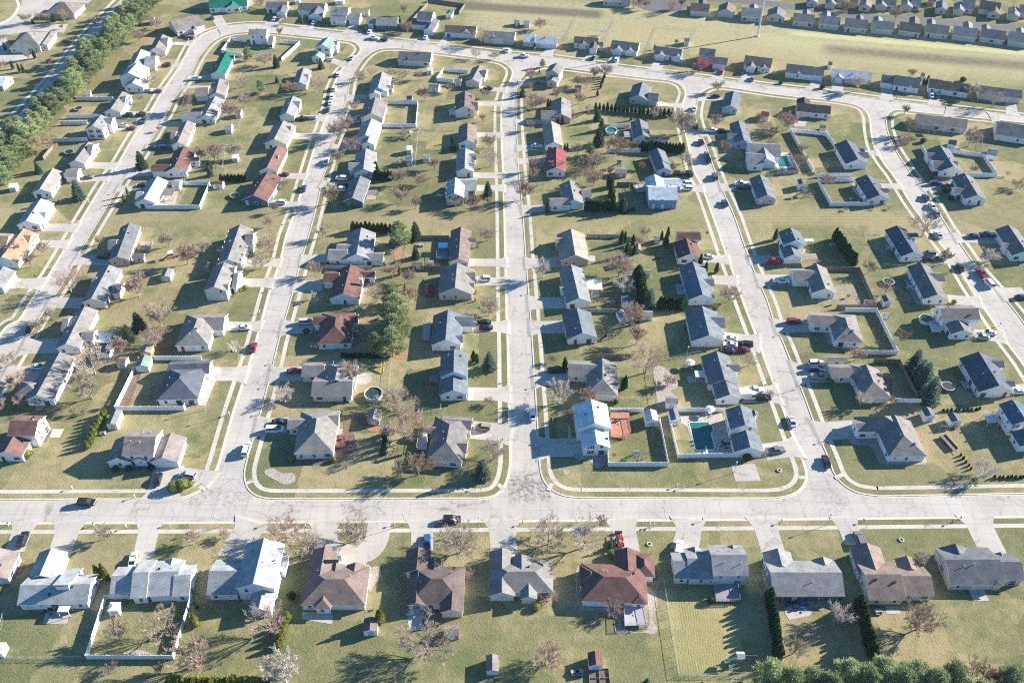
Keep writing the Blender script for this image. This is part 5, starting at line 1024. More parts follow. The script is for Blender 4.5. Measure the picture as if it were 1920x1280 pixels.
# ---------------------------------------------------------------- fences
FENCES = """g d0 60,1312 224,1304 168,1170
v a3 800,650 655,1100 1305,1100 1435,668;v a3 800,650 975,648;v a2 1515,140 1110,140 1050,150 870,518 1385,518 1400,478;v a1 1250,108 1578,110 1503,288 1110,288 1020,268;v a0 575,755 850,755;v a0 505,888 760,885;v a0 458,938 660,935;v a0 370,1068 660,1058;v a0 1850,318 1735,305 1665,400 1822,430
v b0 185,325 330,335 195,460;v b0 985,780 1215,785 1200,958 948,955 965,890;v b0 1590,552 1410,535 1355,608 1480,622;v c0 690,960 885,960;v c0 710,1145 960,1145;v c2 735,530 985,530;v c2 1105,605 1170,938 720,938 715,825;v c2 1255,528 1588,528;v c2 1172,570 1243,875 1668,868
v d0 510,1120 430,1018 165,992 330,1290;v d0 1185,1180 1145,1115;v d0 1330,1142 1610,1182 1712,1330 1480,1325;v d1 625,48 350,50;v d1 650,82 370,88 468,268 752,265;v d1 575,1058 808,1062 965,1380 695,1378;v d2 945,458 1150,460
w d1 430,748 680,752 805,1032 510,1035;w d2 790,158 980,162 1118,440;w b1 1240,515 1450,515;w b1 1200,742 1452,742;w c1 785,115 930,115;w b0 1290,12 1565,52 1525,110;w b0 1290,40 1150,190;w c1 900,790 945,985;w c2 610,122 905,124;g c1 560,502 805,505;g c1 530,1062 790,1064;g b1 515,735 870,738
l c3 1135,520 1250,1228 1850,1218;l c3 1500,515 1135,520;l c3 1770,520 1825,520 1865,680;l c0 500,130 415,300;l c0 790,150 705,320;l c0 1035,370 1100,205 1385,235 1325,420;l b0 1220,965 1190,1280;l b0 1225,970 1490,980;l b2 1018,120 985,500;l b2 1012,620 990,840;l b2 990,500 1385,530 1390,450;l d1 570,475 860,475;l a3 45,715 5,880;l a3 0,1100 620,1100;l a3 40,715 130,712;l a0 1455,0 1510,80;l c1 880,100 885,290 1010,285;l c2 1050,180 1090,460;l d1 680,730 570,480;l d1 860,720 1030,730;l a0 1670,1270 1695,1140;l a0 1850,820 1790,960;w a0 330,1200 400,1115 440,1100;l d0 1605,1010 1600,1110 1640,1180;l c2 1160,140 1410,90;l c1 805,505 870,660 880,720"""
WEATH = mat('grey_board_fence', (.33, .32, .31), .9, .25, 2, fine=8)
m = MB(); m.box(0, 0, .95, .13, .13, 1.9); m.box(0, 0, 1.93, .18, .18, .06); POSTV = m.mesh('fence_post', [VINYL])
m = MB(); m.box(0, 0, .9, .12, .12, 1.85); POSTW = m.mesh('fence_post', [WOODF])
m = MB(); m.tube((0, 0, -.05), (0, 0, 1.25), .04, .04, 6); POSTC = m.mesh('fence_post', [GALV])
FN = dict(v=('white vinyl privacy fence', VINYL, POSTV, 1.78), w=('brown wooden board fence', WOODF, POSTW, 1.7), g=('grey wooden board fence', WEATH, POSTW, 1.5), l=('thin grey chain-link fence', GALV, POSTC, 1.2))
for row in FENCES.split('\n'):
    for s in row.split(';'):
        q = s.split(); lab, mt, post, H = FN[q[0]]; pts = [T(q[1], *[float(c) for c in e.split(',')]) for e in q[2:]]
        c = sum(pts, Vector()) / len(pts); root = thing('fence', 'fence', lab, (c.x, c.y, .12))
        for a, b in zip(pts, pts[1:]):
            mb = MB(); d = b - a; L1 = d.length; ang = math.atan2(d.y, d.x)
            if q[0] == 'l':
                mb.tube((0, 0, 1.2), (L1, 0, 1.2), .035, .035, 5); mb.tube((0, 0, .08), (L1, 0, .08), .015, .015, 4)
                k = int(L1 / .45)
                for i in range(k):
                    x = i * L1 / k; mb.tube((x, 0, .08), (x + L1 / k, 0, 1.2), .008, .008, 3, cap=False); mb.tube((x, 0, 1.2), (x + L1 / k, 0, .08), .008, .008, 3, cap=False)
            else:
                k = max(2, int(L1 / .3)); w = L1 / k
                for i in range(k): mb.box((i + .5) * w, 0, H / 2, w - .012, .05, H - .18)
                mb.box(L1 / 2, 0, .1, L1, .075, .12); mb.box(L1 / 2, 0, H - .03, L1, .09, .1)
            mb.obj('fence_panel', [mt], root, a - c, ang)
            n = max(1, round(L1 / 2.4))
            for i in range(n + (b is pts[-1])): link('post', post, root, a.lerp(b, i / n) - c, ang)
# ---------------------------------------------------------------- vehicles
PAINT = dict(white=(.72, .72, .71), black=(.018, .018, .02), silver=(.42, .43, .44), grey=(.16, .165, .17), navy=(.03, .05, .11), blue=(.015, .09, .26), red=(.42, .02, .025), maroon=(.17, .02, .035), gold=(.33, .28, .20), teal=(.05, .12, .13), brown=(.10, .075, .055), green=(.03, .09, .07))
for k, v in PAINT.items():
    p_ = mat('paint_' + k, v, .28, .02, 1, .6)
# profile: (x, lower half width, sill z, belt z); cabin: (x, z) points
CAR = dict(
 sedan=dict(L=4.7, W=1.8, belt=[(-.5, .62), (-.47, .82), (-.3, .95), (.18, .92), (.44, .78), (.5, .6)], cab=[(-.36, .93), (-.2, 1.4), (.05, 1.43), (.24, .93)]),
 suv=dict(L=4.8, W=1.92, belt=[(-.5, .7), (-.49, 1.05), (-.3, 1.08), (.2, 1.06), (.45, .95), (.5, .7)], cab=[(-.485, 1.06), (-.43, 1.68), (.06, 1.72), (.24, 1.06)]),
 van=dict(L=5.1, W=1.98, belt=[(-.5, .7), (-.49, 1.08), (-.3, 1.1), (.28, 1.08), (.46, .92), (.5, .66)], cab=[(-.485, 1.08), (-.44, 1.76), (.12, 1.78), (.36, 1.06)]),
 pickup=dict(L=5.7, W=2.0, belt=[(-.5, .75), (-.49, 1.1), (-.1, 1.12), (.22, 1.1), (.46, 1.02), (.5, .75)], cab=[(-.12, 1.1), (-.09, 1.78), (.1, 1.8), (.22, 1.1)]),
 box=dict(L=6.4, W=2.1, belt=[(-.5, .8), (-.49, 1.1), (-.1, 1.1), (.3, 1.1), (.46, 1.05), (.5, .75)], cab=[(.1, 1.08), (.11, 2.0), (.28, 2.0), (.38, 1.1)]))
m = MB(); m.tube((0, -.12, 0), (0, .12, 0), .34, .34, 14)
WHEELM = m.mesh('tyre', [RUBBER]); m = MB(); m.tube((0, -.125, 0), (0, .125, 0), .2, .2, 10); RIMM = m.mesh('rim', [RIM])
m = MB(); m.box(0, 0, 0, .12, .36, .16); HL = m.mesh('headlight', [LAMPW]); TLM = m.mesh('tail_light', [LAMPR])
CARM = {}
def car_mesh(ty, colr):
    if (ty, colr) in CARM: return CARM[ty, colr]
    s = CAR[ty]; L, Wd = s['L'], s['W'] / 2; mb = MB()
    rings = []
    for fx, z in s['belt']:
        e = .86 if abs(fx) > .485 else .95 if abs(fx) > .45 else 1
        w = Wd * e; x = fx * L; zb = .30 if abs(fx) < .45 else .42
        rings.append([(x, -w, zb), (x, -w * 1.0, (zb + z) / 2), (x, -w * .95, z - .04), (x, -w * .84, z), (x, w * .84, z), (x, w * .95, z - .04), (x, w, (zb + z) / 2), (x, w, zb)])
    n = 8
    for a, b in zip(rings, rings[1:]):
        for k in range(n): mb.face([a[k], a[(k + 1) % n], b[(k + 1) % n], b[k]][::-1])
    mb.face(rings[0]); mb.face(rings[-1][::-1])
    cb = s['cab']; g = MB(); gw, rw = Wd * .86, Wd * .68
    P0 = [(x * L, z) for x, z in cb]
    lo = lambda i, sd, k=1: (P0[i][0], sd * gw * k, P0[i][1] - .02); hi = lambda i, sd, k=1: (P0[i][0], sd * rw * k, P0[i][1])
    for sd in (-1, 1):
        q = [lo(0, sd), lo(3, sd), hi(2, sd), hi(1, sd)]; g.face(q if sd < 0 else q[::-1])
    g.face([lo(3, -1), lo(3, 1), hi(2, 1), hi(2, -1)]); g.face([lo(0, 1), lo(0, -1), hi(1, -1), hi(1, 1)])
    # roof panel and pillars in paint
    x1, x2, zt = P0[1][0], P0[2][0], max(P0[1][1], P0[2][1]) + .03
    mb.prism([(x1 - .04, -rw - .03), (x2 + .03, -rw - .03), (x2 + .03, rw + .03), (x1 - .04, rw + .03)], P0[1][1] - .02, zt)
    for sd in (-1, 1):
        for (a, b) in ((0, 1), (3, 2)): mb.tube(lo(a, sd, 1.0), hi(b, sd, 1.02), .05, .045, 4)
        xm = (x1 + x2) / 2; mb.tube((xm, sd * gw * 1.0, P0[3][1]), (xm, sd * rw * 1.03, P0[1][1]), .045, .045, 4)
        mb.box(P0[3][0] - .25, sd * (Wd + .08), P0[3][1] + .05, .18, .2, .14)
    if ty == 'pickup':
        mb.box(-.31 * L, 0, 1.085, .34 * L, Wd * 1.5, .03, 1)
        for sd in (-1, 1): mb.box(-.31 * L, sd * Wd * .9, 1.16, .37 * L, .1, .12)
        mb.box(-.49 * L, 0, 1.14, .08, Wd * 1.7, .12)
    if ty == 'box': mb.box(-.2 * L, 0, 1.75, .58 * L, 2.15, 2.0)
    CARM[ty, colr] = (mb.mesh('body', [MATS['paint_' + colr], DARK]), g.mesh('windows', [GLASS]))
    return CARM[ty, colr]
def heading(p, h):
    best = (9e9, STREET + (math.pi / 2 if h == 'v' else 0)); q = Vector((p.x, p.y, 0))
    def near(a, b):
        a, b = Vector((a.x, a.y, 0)), Vector((b.x, b.y, 0)); d = b - a
        t = max(0, min(1, (q - a).dot(d) / max(d.length_squared, 1e-6))); return (q - a - d * t).length, d
    for (a, b, w) in DRIVES:
        dd, d = near(a, b)
        if dd < w / 2 + 3 and dd < best[0]: best = (dd, math.atan2(d.y, d.x))
    dk = best[0]
    for line, sg in LOOPS:
        for a, b in zip(line, line[1:]):
            dd, d = near(a, b)
            if dd < 5.5 and d.length > .5 and (dk > 4 or dd < 1.2) and dd < best[0] + (0 if dk > 9e8 else 3): best = (dd, math.atan2(d.y, d.x))
    a = best[1] % math.pi
    return a
WORD = dict(sedan='sedan', suv='SUV', van='minivan', pickup='pickup truck', box='box truck')
def vehicle(tl, x, y, ty, colr, hd, base=None):
    p = T(tl, x, y, .9); s = CAR[ty]; L, Wd = s['L'], s['W'] / 2
    ang = heading(p, hd[0]); z = .15
    root = thing('parked_car' if ty != 'pickup' else 'pickup_truck', WORD[ty], '%s %s' % (colr, WORD[ty]), (p.x, p.y, z), ang, 'cars and trucks on streets and drives')
    # heading: x axis of the mesh along the street
    b, g = car_mesh(ty, colr); link('body', b, root); link('windows', g, root)
    for sx in (-.31, .31):
        for sy in (-1, 1):
            w = link('wheel', WHEELM, root, (sx * L, sy * (Wd - .1), .33)); link('rim', RIMM, w)
    zz = .68
    for sy in (-1, 1):
        link('headlight', HL, root, (.485 * L, sy * Wd * .62, zz)); link('tail_light', TLM, root, (-.487 * L, sy * Wd * .62, zz + .1))
CARS = """a3 172,198 suv black v-4;a3 997,352 sedan white v-6;b3 1470,50 suv black h;b3 1283,215 sedan blue v;c3 1250,262 suv white v-10;d3 685,195 suv grey v20;a2 650,1202 suv black h;a2 1182,1030 sedan black v-12;a2 1408,998 suv silver h;a2 290,187 sedan white h;a2 1848,805 van white v-10
a2 1900,40 sedan maroon v-10;b2 288,218 sedan maroon h;b2 178,597 sedan black h8;b2 140,655 van white h;b2 1698,640 suv gold h;c2 155,545 sedan white v;c2 335,212 pickup black h;c2 1640,20 sedan white h;c2 1752,18 suv black h;c2 1625,62 sedan black h;c2 1730,55 sedan maroon h;c2 1820,360 pickup white h;c2 1775,408 box white h;c2 1885,418 suv black h
d2 362,160 suv white h;d2 360,205 suv navy h;d2 392,258 pickup gold h;d2 178,595 sedan silver v18;d2 440,895 sedan black v22;d2 55,815 pickup grey h;d2 1885,370 sedan white h;a1 775,640 suv black h;a1 1830,1172 sedan white h;a1 225,1175 sedan black v-30;a1 655,45 sedan grey h;a1 1070,105 sedan black h;b1 205,25 sedan maroon h
b1 180,235 suv white h30;b1 357,130 sedan navy v-10;b1 655,105 suv black h;b1 630,137 suv white h;b1 1710,808 suv white h;b1 1710,1134 sedan black h;b1 1722,1174 sedan black h;b1 378,1130 van silver h;c1 1465,640 sedan white h;c1 1523,40 suv brown v12;c1 1597,240 sedan navy v12;c1 1303,95 suv white h;c1 1308,130 suv white h;c1 1720,95 pickup white h
c1 1728,127 suv black h;c1 1640,1255 sedan white h;d1 40,678 pickup red h;c1 1250,18 suv black h;c1 1330,20 suv black h;d1 100,822 pickup white h;d1 195,1128 suv maroon h;d1 1185,197 sedan navy v25;d1 1232,260 sedan white v25;d1 1265,315 sedan grey v25;d1 1278,478 sedan silver v25;d1 1540,487 sedan navy h;d1 1645,478 pickup navy h;d1 1205,620 suv grey h;d1 1195,658 sedan black h
d1 1282,658 sedan brown h;d1 1443,722 sedan black v25;d1 1603,770 pickup maroon v28;d1 1658,838 van white v28;d1 1660,1210 sedan white h;d1 1610,1242 sedan silver h;d1 1258,92 suv navy h;d1 1338,112 suv grey h;d1 1265,20 sedan maroon h;d1 1905,945 sedan navy h;a0 1385,268 sedan maroon h;a0 1432,280 sedan maroon h;a0 1245,487 suv black h;a0 1100,677 sedan silver h
a0 1182,680 sedan grey h;a0 955,862 suv black h;a0 1055,858 suv black h;a0 1080,900 pickup green h28;a0 915,937 sedan silver h;a0 980,960 sedan maroon h;a0 1150,1105 sedan black h;a0 1240,1105 suv navy h;a0 1472,587 pickup white h;a0 1590,132 sedan navy h;a0 655,328 van white v-33;a0 50,1030 sedan navy v-33;a0 490,310 sedan navy h;b0 140,138 sedan white v-25;b0 172,140 sedan brown v-25
b0 398,160 sedan black v-20;b0 433,167 sedan white v-25;b0 820,222 sedan black v-15;b0 852,235 sedan white v-25;b0 885,282 pickup white h-5;b0 962,293 sedan black h-5;b0 1272,277 sedan white v-15;b0 1885,374 sedan white v-15;b0 553,442 sedan silver h;b0 725,430 sedan silver h30;b0 620,553 suv white v-8;b0 585,662 suv white v-8;b0 568,722 sedan white v-8;b0 557,767 sedan white v-8;b0 537,820 sedan navy v-8
b0 345,888 pickup black h;b0 418,880 sedan silver h;b0 1740,660 sedan black h;b0 525,1207 sedan white v-8;b0 740,905 sedan silver h;b0 640,1335 suv white h;b0 770,880 sedan silver h;c0 88,417 pickup white h-5;c0 608,432 sedan black v-12;c0 785,444 suv white v-12;c0 1570,538 sedan red v;c0 205,615 sedan grey h;c0 185,1090 sedan white h;c0 1368,810 sedan white v;c0 1500,977 pickup white h;c0 1580,985 suv black h
c0 1525,720 sedan navy h;c0 1378,942 suv black v12;c0 1418,1062 sedan black v12;c0 1462,1155 sedan grey v12;c0 1475,1195 sedan black v12;c0 1800,590 sedan grey v;d0 1228,712 sedan white v-5;d0 1270,717 sedan green v-5;d0 1362,890 sedan red h;d0 680,1132 suv navy h;d0 1800,1040 sedan grey h;d1 1440,340 sedan grey v25"""
for row in CARS.split('\n'):
    for s in row.split(';'):
        q = s.split(); x, y = [float(c) for c in q[1].split(',')]
        if s.startswith('d1 1440,340'): continue
        vehicle(q[0], x, y, q[2], q[3], q[4])
# red utility tractor with loader
def part_box(root, name, boxes, mt):
    m = MB()
    for b in boxes: m.box(*b)
    return m.obj(name, mt, root)
p = T('c3', 808, 222, .8); r_ = thing('utility_tractor', 'tractor', 'small red utility tractor with front loader', (p.x, p.y, .15), STREET + math.pi / 2)
part_box(r_, 'body', [(.2, 0, .95, 3.0, 1.25, .7), (.9, 0, 1.35, 1.2, .9, .5)], [MATS['paint_red']])
part_box(r_, 'loader_arm', [(2.0, .75, 1.1, 2.2, .12, .16), (2.0, -.75, 1.1, 2.2, .12, .16)], [DARK]); part_box(r_, 'bucket', [(3.1, 0, .5, .5, 1.9, .6)], [DARK])
part_box(r_, 'roll_bar', [(-.9, .55, 1.9, .1, .1, 1.4), (-.9, -.55, 1.9, .1, .1, 1.4), (-.9, 0, 2.6, .1, 1.2, .1)], [DARK]); part_box(r_, 'seat', [(-.3, 0, 1.5, .6, .6, .3), (-.6, 0, 1.8, .15, .6, .5)], [METALW])
for sx, rr in ((-.8, 1.5), (1.2, 1.05)):
    for sy in (-1, 1): w = link('wheel', WHEELM, r_, (sx, sy * .85, .34 * rr), 0, (rr, 1.5, rr)); link('rim', RIMM, w)
p = T('d1', 1640, 812, 1.0)
# ---------------------------------------------------------------- yards: decks, pools, play equipment
def deck(tl, pts, m, lab, z=.75, rail=True, skip=0):
    P_ = [T(tl, *[float(c) for c in q.split(',')], z + .12) for q in pts.split()]; c = sum(P_, Vector()) / len(P_); c.z = 0; Q = [p - c for p in P_]
    r = thing('deck', 'deck', lab, c); mb = MB(); mb.prism([(p.x, p.y) for p in Q], z, z + .12, 0); mb.obj('deck_floor', [m], r)
    for a, b in list(zip(Q, Q[1:] + Q[:1]))[skip:]:
        if rail:
            mb = MB(); d = b - a; L1 = d.length; k = max(2, int(L1 / .3)); mb.box(L1 / 2, 0, .95, L1, .09, .08); mb.box(L1 / 2, 0, .12, L1, .06, .06)
            for i in range(k + 1): mb.box(i * L1 / k, 0, .53, .05, .05, .8)
            mb.obj('railing', [m], r, (a.x, a.y, z + .12), math.atan2(d.y, d.x))
        mb = MB(); mb.box(0, 0, z / 2, .13, .13, z); mb.obj('leg', [m], r, (a.x * .97, a.y * .97, 0))
    return r
GREYD = mat('grey_decking', (.24, .23, .24), .85, .2, 3, fine=9)
deck('c3', '835,690 985,702 1015,845 845,850', mat('pale_decking3', (.40, .37, .36), .85), 'white railed deck', .9, skip=1); deck('c3', '1512,545 1692,545 1708,665 1530,668', GREYD, 'dark grey wooden deck', .6, skip=1)
deck('b2', '590,700 680,690 668,790 590,792', WOODO, 'brown timber deck', .7, skip=1); deck('b2', '1220,712 1290,705 1280,812 1205,808', mat('pale_decking', (.48, .44, .42), .85), 'pale grey railed deck', .6, skip=1); deck('b2', '1305,245 1370,245 1370,308 1302,305', GREYD, 'small grey deck', .6)
deck('c2', '738,518 880,518 880,575 738,575', WOODO, 'upper level of the orange-red deck', .9, rail=False); deck('c2', '738,578 868,578 890,680 845,728 740,712', WOODO, 'lower level of the orange-red deck', .6, skip=1)
deck('b1', '1355,600 1440,600 1440,665 1352,665', GREYD, 'small grey railed deck', .8, skip=1); deck('b1', '1258,1140 1308,1140 1305,1270 1250,1272', mat('pale_decking2', (.4, .38, .36), .85), 'long pale deck', .6, skip=1); deck('a1', '1070,530 1150,535 1120,595 1035,592', mat('tan_decking', (.4, .33, .28), .85), 'tan rear deck', .7, skip=1)
deck('b1', '1285,865 1335,862 1335,935 1280,938', mat('red_decking', (.20, .05, .05), .85), 'dark red deck', .7); deck('d2', '1090,640 1130,680 1158,750 1095,745', WOODO, 'small brown deck', .4, rail=False); deck('d2', '1615,548 1700,545 1735,605 1650,610', METALW, 'white railed deck', 1.6); deck('c1', '905,105 985,95 1010,155 935,165', mat('rose_decking', (.4, .33, .33), .85), 'greyish rear deck', .6)
deck('d1', '1010,805 1060,830 1165,1000 1115,1003', GREYD, 'long dark rear deck', .3, rail=False); deck('d1', '1205,1145 1260,1145 1300,1205 1230,1210', METALW, 'white rear deck with railing', .8); deck('a2', '1225,330 1250,330 1205,415 1180,415', METALW, 'narrow pale deck', .3, rail=False); deck('b0', '1445,820 1498,815 1498,862 1450,862', METALW, 'small white deck', .8); deck('a1', '740,1215 850,1215 820,1290 720,1290', METALW, 'white railed side deck', .7)
def round_pool(tl, x, y, r, h=1.25, lab='round above-ground pool', inner=WATER, rimc=METALW):
    p = T(tl, x, y, .12 + h); o = thing('swimming_pool', 'pool', lab, (p.x, p.y, .12)); n = 32; mb, rm, wt = MB(), MB(), MB()
    for k in range(n):
        a, b = k / n * 6.28318, (k + 1) / n * 6.28318; c0, s0, c1, s1 = math.cos(a), math.sin(a), math.cos(b), math.sin(b)
        mb.face([(r * c0, r * s0, 0), (r * c1, r * s1, 0), (r * c1, r * s1, h), (r * c0, r * s0, h)]); mb.face([(r * .97 * c1, r * .97 * s1, 0), (r * .97 * c0, r * .97 * s0, 0), (r * .97 * c0, r * .97 * s0, h), (r * .97 * c1, r * .97 * s1, h)])
        rm.face([(r * .94 * c0, r * .94 * s0, h + .02), (r * 1.03 * c0, r * 1.03 * s0, h + .02), (r * 1.03 * c1, r * 1.03 * s1, h + .02), (r * .94 * c1, r * .94 * s1, h + .02)])
        wt.face([(0, 0, h * .72), (r * .96 * c0, r * .96 * s0, h * .72), (r * .96 * c1, r * .96 * s1, h * .72)])
        if k % 3 == 0: mb.box(r * 1.01 * c0, r * 1.01 * s0, h / 2, .14, .14, h, 0, a)
    mb.obj('pool_wall', [rimc], o); rm.obj('rim', [rimc], o); wt.obj('water', [inner], o)
round_pool('b2', 880, 385, 2.65); round_pool('c0', 745, 975, 2.5, 1.2, 'round pool behind white fence', POOLC); round_pool('d1', 1190, 1108, 2.2, 1.1, 'round dark pool')
def tramp(tl, x, y, r=2.0, h=.85, rimc=None):
    p = T(tl, x, y, .12 + h); o = thing('trampoline', 'trampoline', 'round trampoline', (p.x, p.y, .12)); n = 24; rm, mt_ = MB(), MB()
    for k in range(n):
        a, b = k / n * 6.28318, (k + 1) / n * 6.28318; c0, s0, c1, s1 = math.cos(a), math.sin(a), math.cos(b), math.sin(b)
        rm.prism([(r * .87 * c0, r * .87 * s0), (r * c0, r * s0), (r * c1, r * s1), (r * .87 * c1, r * .87 * s1)], h - .05, h + .03); mt_.face([(0, 0, h - .03), (r * .86 * c0, r * .86 * s0, h - .01), (r * .86 * c1, r * .86 * s1, h - .01)])
    rm.obj('rim', [rimc or MATS['paint_silver']], o); mt_.obj('mat', [DARK], o)
    for k in range(6):
        a = k * 1.047; mb = MB(); mb.tube((r * .93 * math.cos(a), r * .93 * math.sin(a), 0), (r * .93 * math.cos(a), r * .93 * math.sin(a), h), .04, .04, 6); mb.obj('leg', [GALV], o)
for a in (('d2', 1352, 333), ('a1', 1762, 182), ('d1', 905, 828), ('a0', 590, 810), ('a0', 515, 1135), ('b1', 1040, 545)): tramp(*a, rimc=MATS['paint_blue'] if a[0] in 'b1' and a[1] == 1040 else None)
# in-ground pools with covers
def ipool(tl, pts, lab, step=None):
    P_ = [T(tl, *[float(c) for c in q.split(',')], .17) for q in pts.split()]; c = sum(P_, Vector()) / len(P_); c.z = 0
    o = thing('in_ground_pool', 'pool', lab, c); mb = MB(); mb.prism([(p.x - c.x, p.y - c.y) for p in P_], .12, .19); mb.obj('pool_cover', [POOLC], o)
    for a, b in zip(P_, P_[1:] + P_[:1]):
        d = b - a; mb = MB(); mb.box(d.length / 2, 0, .2, d.length + .3, .3, .07); mb.obj('coping', [METALW], o, (a.x - c.x, a.y - c.y, 0), math.atan2(d.y, d.x))
ipool('c2', '1325,605 1475,602 1485,628 1505,628 1512,678 1492,680 1525,810 1378,815', 'large dark green covered in-ground pool')
pad('d0', '25,1155 150,1145 200,1255 70,1272', .16, mat('white_pool_deck', (.6, .6, .58), .9), 'pool_deck'); ipool('d0', '55,1175 142,1170 172,1248 82,1256', 'small green covered pool in white surround')
p = T('c2', 1458, 815, .5); o = thing('diving_board', 'diving board', 'white diving board over the covered pool', (p.x, p.y, .17), STREET + math.pi / 2); part_box(o, 'board', [(0, 0, .55, 2.6, .5, .06)], [METALW]); part_box(o, 'stand', [(-1, 0, .25, .3, .5, .5)], [METALW])
def playset(tl, x, y, slide, roofc, lab, rz=0.0, swing=True):
    p = T(tl, x, y, .12); o = thing('playset', 'playset', lab, p, rz)
    for sx in (-.7, .7):
        for sy in (-.7, .7): mb = MB(); mb.box(sx, sy, 1.35, .1, .1, 2.7); mb.obj('leg', [WOODF], o)
    part_box(o, 'platform', [(0, 0, 1.4, 1.5, 1.5, .1), (0, .7, 1.8, 1.5, .06, .5), (0, -.7, 1.8, 1.5, .06, .5)], [WOODF])
    mb = MB(); mb.face([(-.9, -.9, 2.6), (.9, -.9, 2.6), (.9, 0, 3.3), (-.9, 0, 3.3)]); mb.face([(.9, .9, 2.6), (-.9, .9, 2.6), (-.9, 0, 3.3), (.9, 0, 3.3)]); mb.face([(-.9, -.9, 2.6), (-.9, 0, 3.3), (-.9, .9, 2.6)]); mb.face([(.9, .9, 2.6), (.9, 0, 3.3), (.9, -.9, 2.6)]); mb.obj('canopy', [roofc], o)
    mb = MB(); mb.face([(-.75, -.3, 1.45), (-.75, .3, 1.45), (-3.2, .3, .1), (-3.2, -.3, .1)]); mb.face([(-.75, .3, 1.38), (-.75, -.3, 1.38), (-3.2, -.3, .03), (-3.2, .3, .03)])
    for s_ in (-.3, .3): mb.face([(-.75, s_, 1.38), (-3.2, s_, .03), (-3.2, s_, .25), (-.75, s_, 1.65)])
    mb.obj('slide', [slide], o)
    if swing:
        mb = MB(); mb.tube((.7, 0, 2.4), (3.9, 0, 2.4), .07, .07, 6); mb.tube((3.8, 0, 2.4), (3.8, 1, 0), .06, .06, 6); mb.tube((3.8, 0, 2.4), (3.8, -1, 0), .06, .06, 6); mb.obj('swing_beam', [WOODF], o)
        for q in (1.7, 2.9): mb = MB(); mb.tube((q - .2, 0, 2.4), (q - .2, 0, .5), .015, .015, 4); mb.tube((q + .2, 0, 2.4), (q + .2, 0, .5), .015, .015, 4); mb.box(q, 0, .5, .5, .2, .05); mb.obj('swing', [DARK], o)
GSL = mat('green_plastic', (.10, .35, .12), .4); YSL = mat('yellow_plastic', (.75, .62, .03), .4); BSL = MATS['paint_blue']
playset('c3', 1700, 1115, mat('mint_plastic', (.3, .6, .45), .4), METALW, 'wooden playset with mint slide', 0); playset('c2', 925, 880, GSL, GREYD, 'grey-roofed playset', 0); playset('d1', 265, 190, GSL, GREYD, 'wooden playset with green slide', 0); playset('c0', 800, 1255, BSL, BSL, 'playset with bright blue canopy', 0, False)
playset('c1', 730, 1255, DARK, DARK, 'dark playset', .3); playset('a1', 1290, 655, MATS['paint_red'], METALW, 'white and red playset', .4); playset('b0', 1160, 1035, GSL, MATS['roof_gs'], 'tall green playset', 1.0); playset('a0', 1490, 210 - 60, GSL, GREYD, 'small playset', 0, False) if False else None
# swing frame with yellow slide
p = T('b2', 950, 215); o = thing('yellow_slide', 'slide', 'bright yellow slide with wooden ladder', p, R(88)); part_box(o, 'ladder', [(1.9, .25, .9, .1, .08, 1.8), (1.9, -.25, .9, .1, .08, 1.8), (1.9, 0, 1.2, .08, .5, .06), (1.9, 0, .7, .08, .5, .06)], [WOODF])
mb = MB(); mb.face([(1.9, -.4, 1.7), (1.9, .4, 1.7), (-1.6, .4, .12), (-1.6, -.4, .12)][::-1]); [mb.face([(1.9, s_, 1.66), (-1.6, s_, .08), (-1.6, s_, .35), (1.9, s_, 1.95)]) for s_ in (-.4, .4)]; mb.obj('chute', [YSL], o)
def frame(tl, x, y, L1, lab, mt=GALV, rz=0.0, H=2.1):
    p = T(tl, x, y); o = thing('swing_set', 'swing set', lab, p, rz)
    mb = MB(); mb.tube((-L1 / 2, 0, H), (L1 / 2, 0, H), .05, .05, 6); mb.obj('top_bar', [mt], o)
    for s_ in (-1, 1):
        for t_ in (-1, 1): mb = MB(); mb.tube((s_ * L1 / 2, 0, H), (s_ * L1 / 2, t_ * .9, 0), .045, .045, 6); mb.obj('leg', [mt], o)
    for q in (-.25, .25): mb = MB(); mb.tube((q * L1 - .2, 0, H), (q * L1 - .2, 0, .5), .012, .012, 4); mb.tube((q * L1 + .2, 0, H), (q * L1 + .2, 0, .5), .012, .012, 4); mb.box(q * L1, 0, .5, .5, .2, .05); mb.obj('swing', [DARK], o)
frame('b2', 885, 200, 3.6, 'weathered swing set frame', WOODF); frame('d2', 1308, 660, 1.8, 'small green and white arched swing', METALW, 0, 1.6); frame('d0', 1285, 600, 3.4, 'thin metal swing frame')
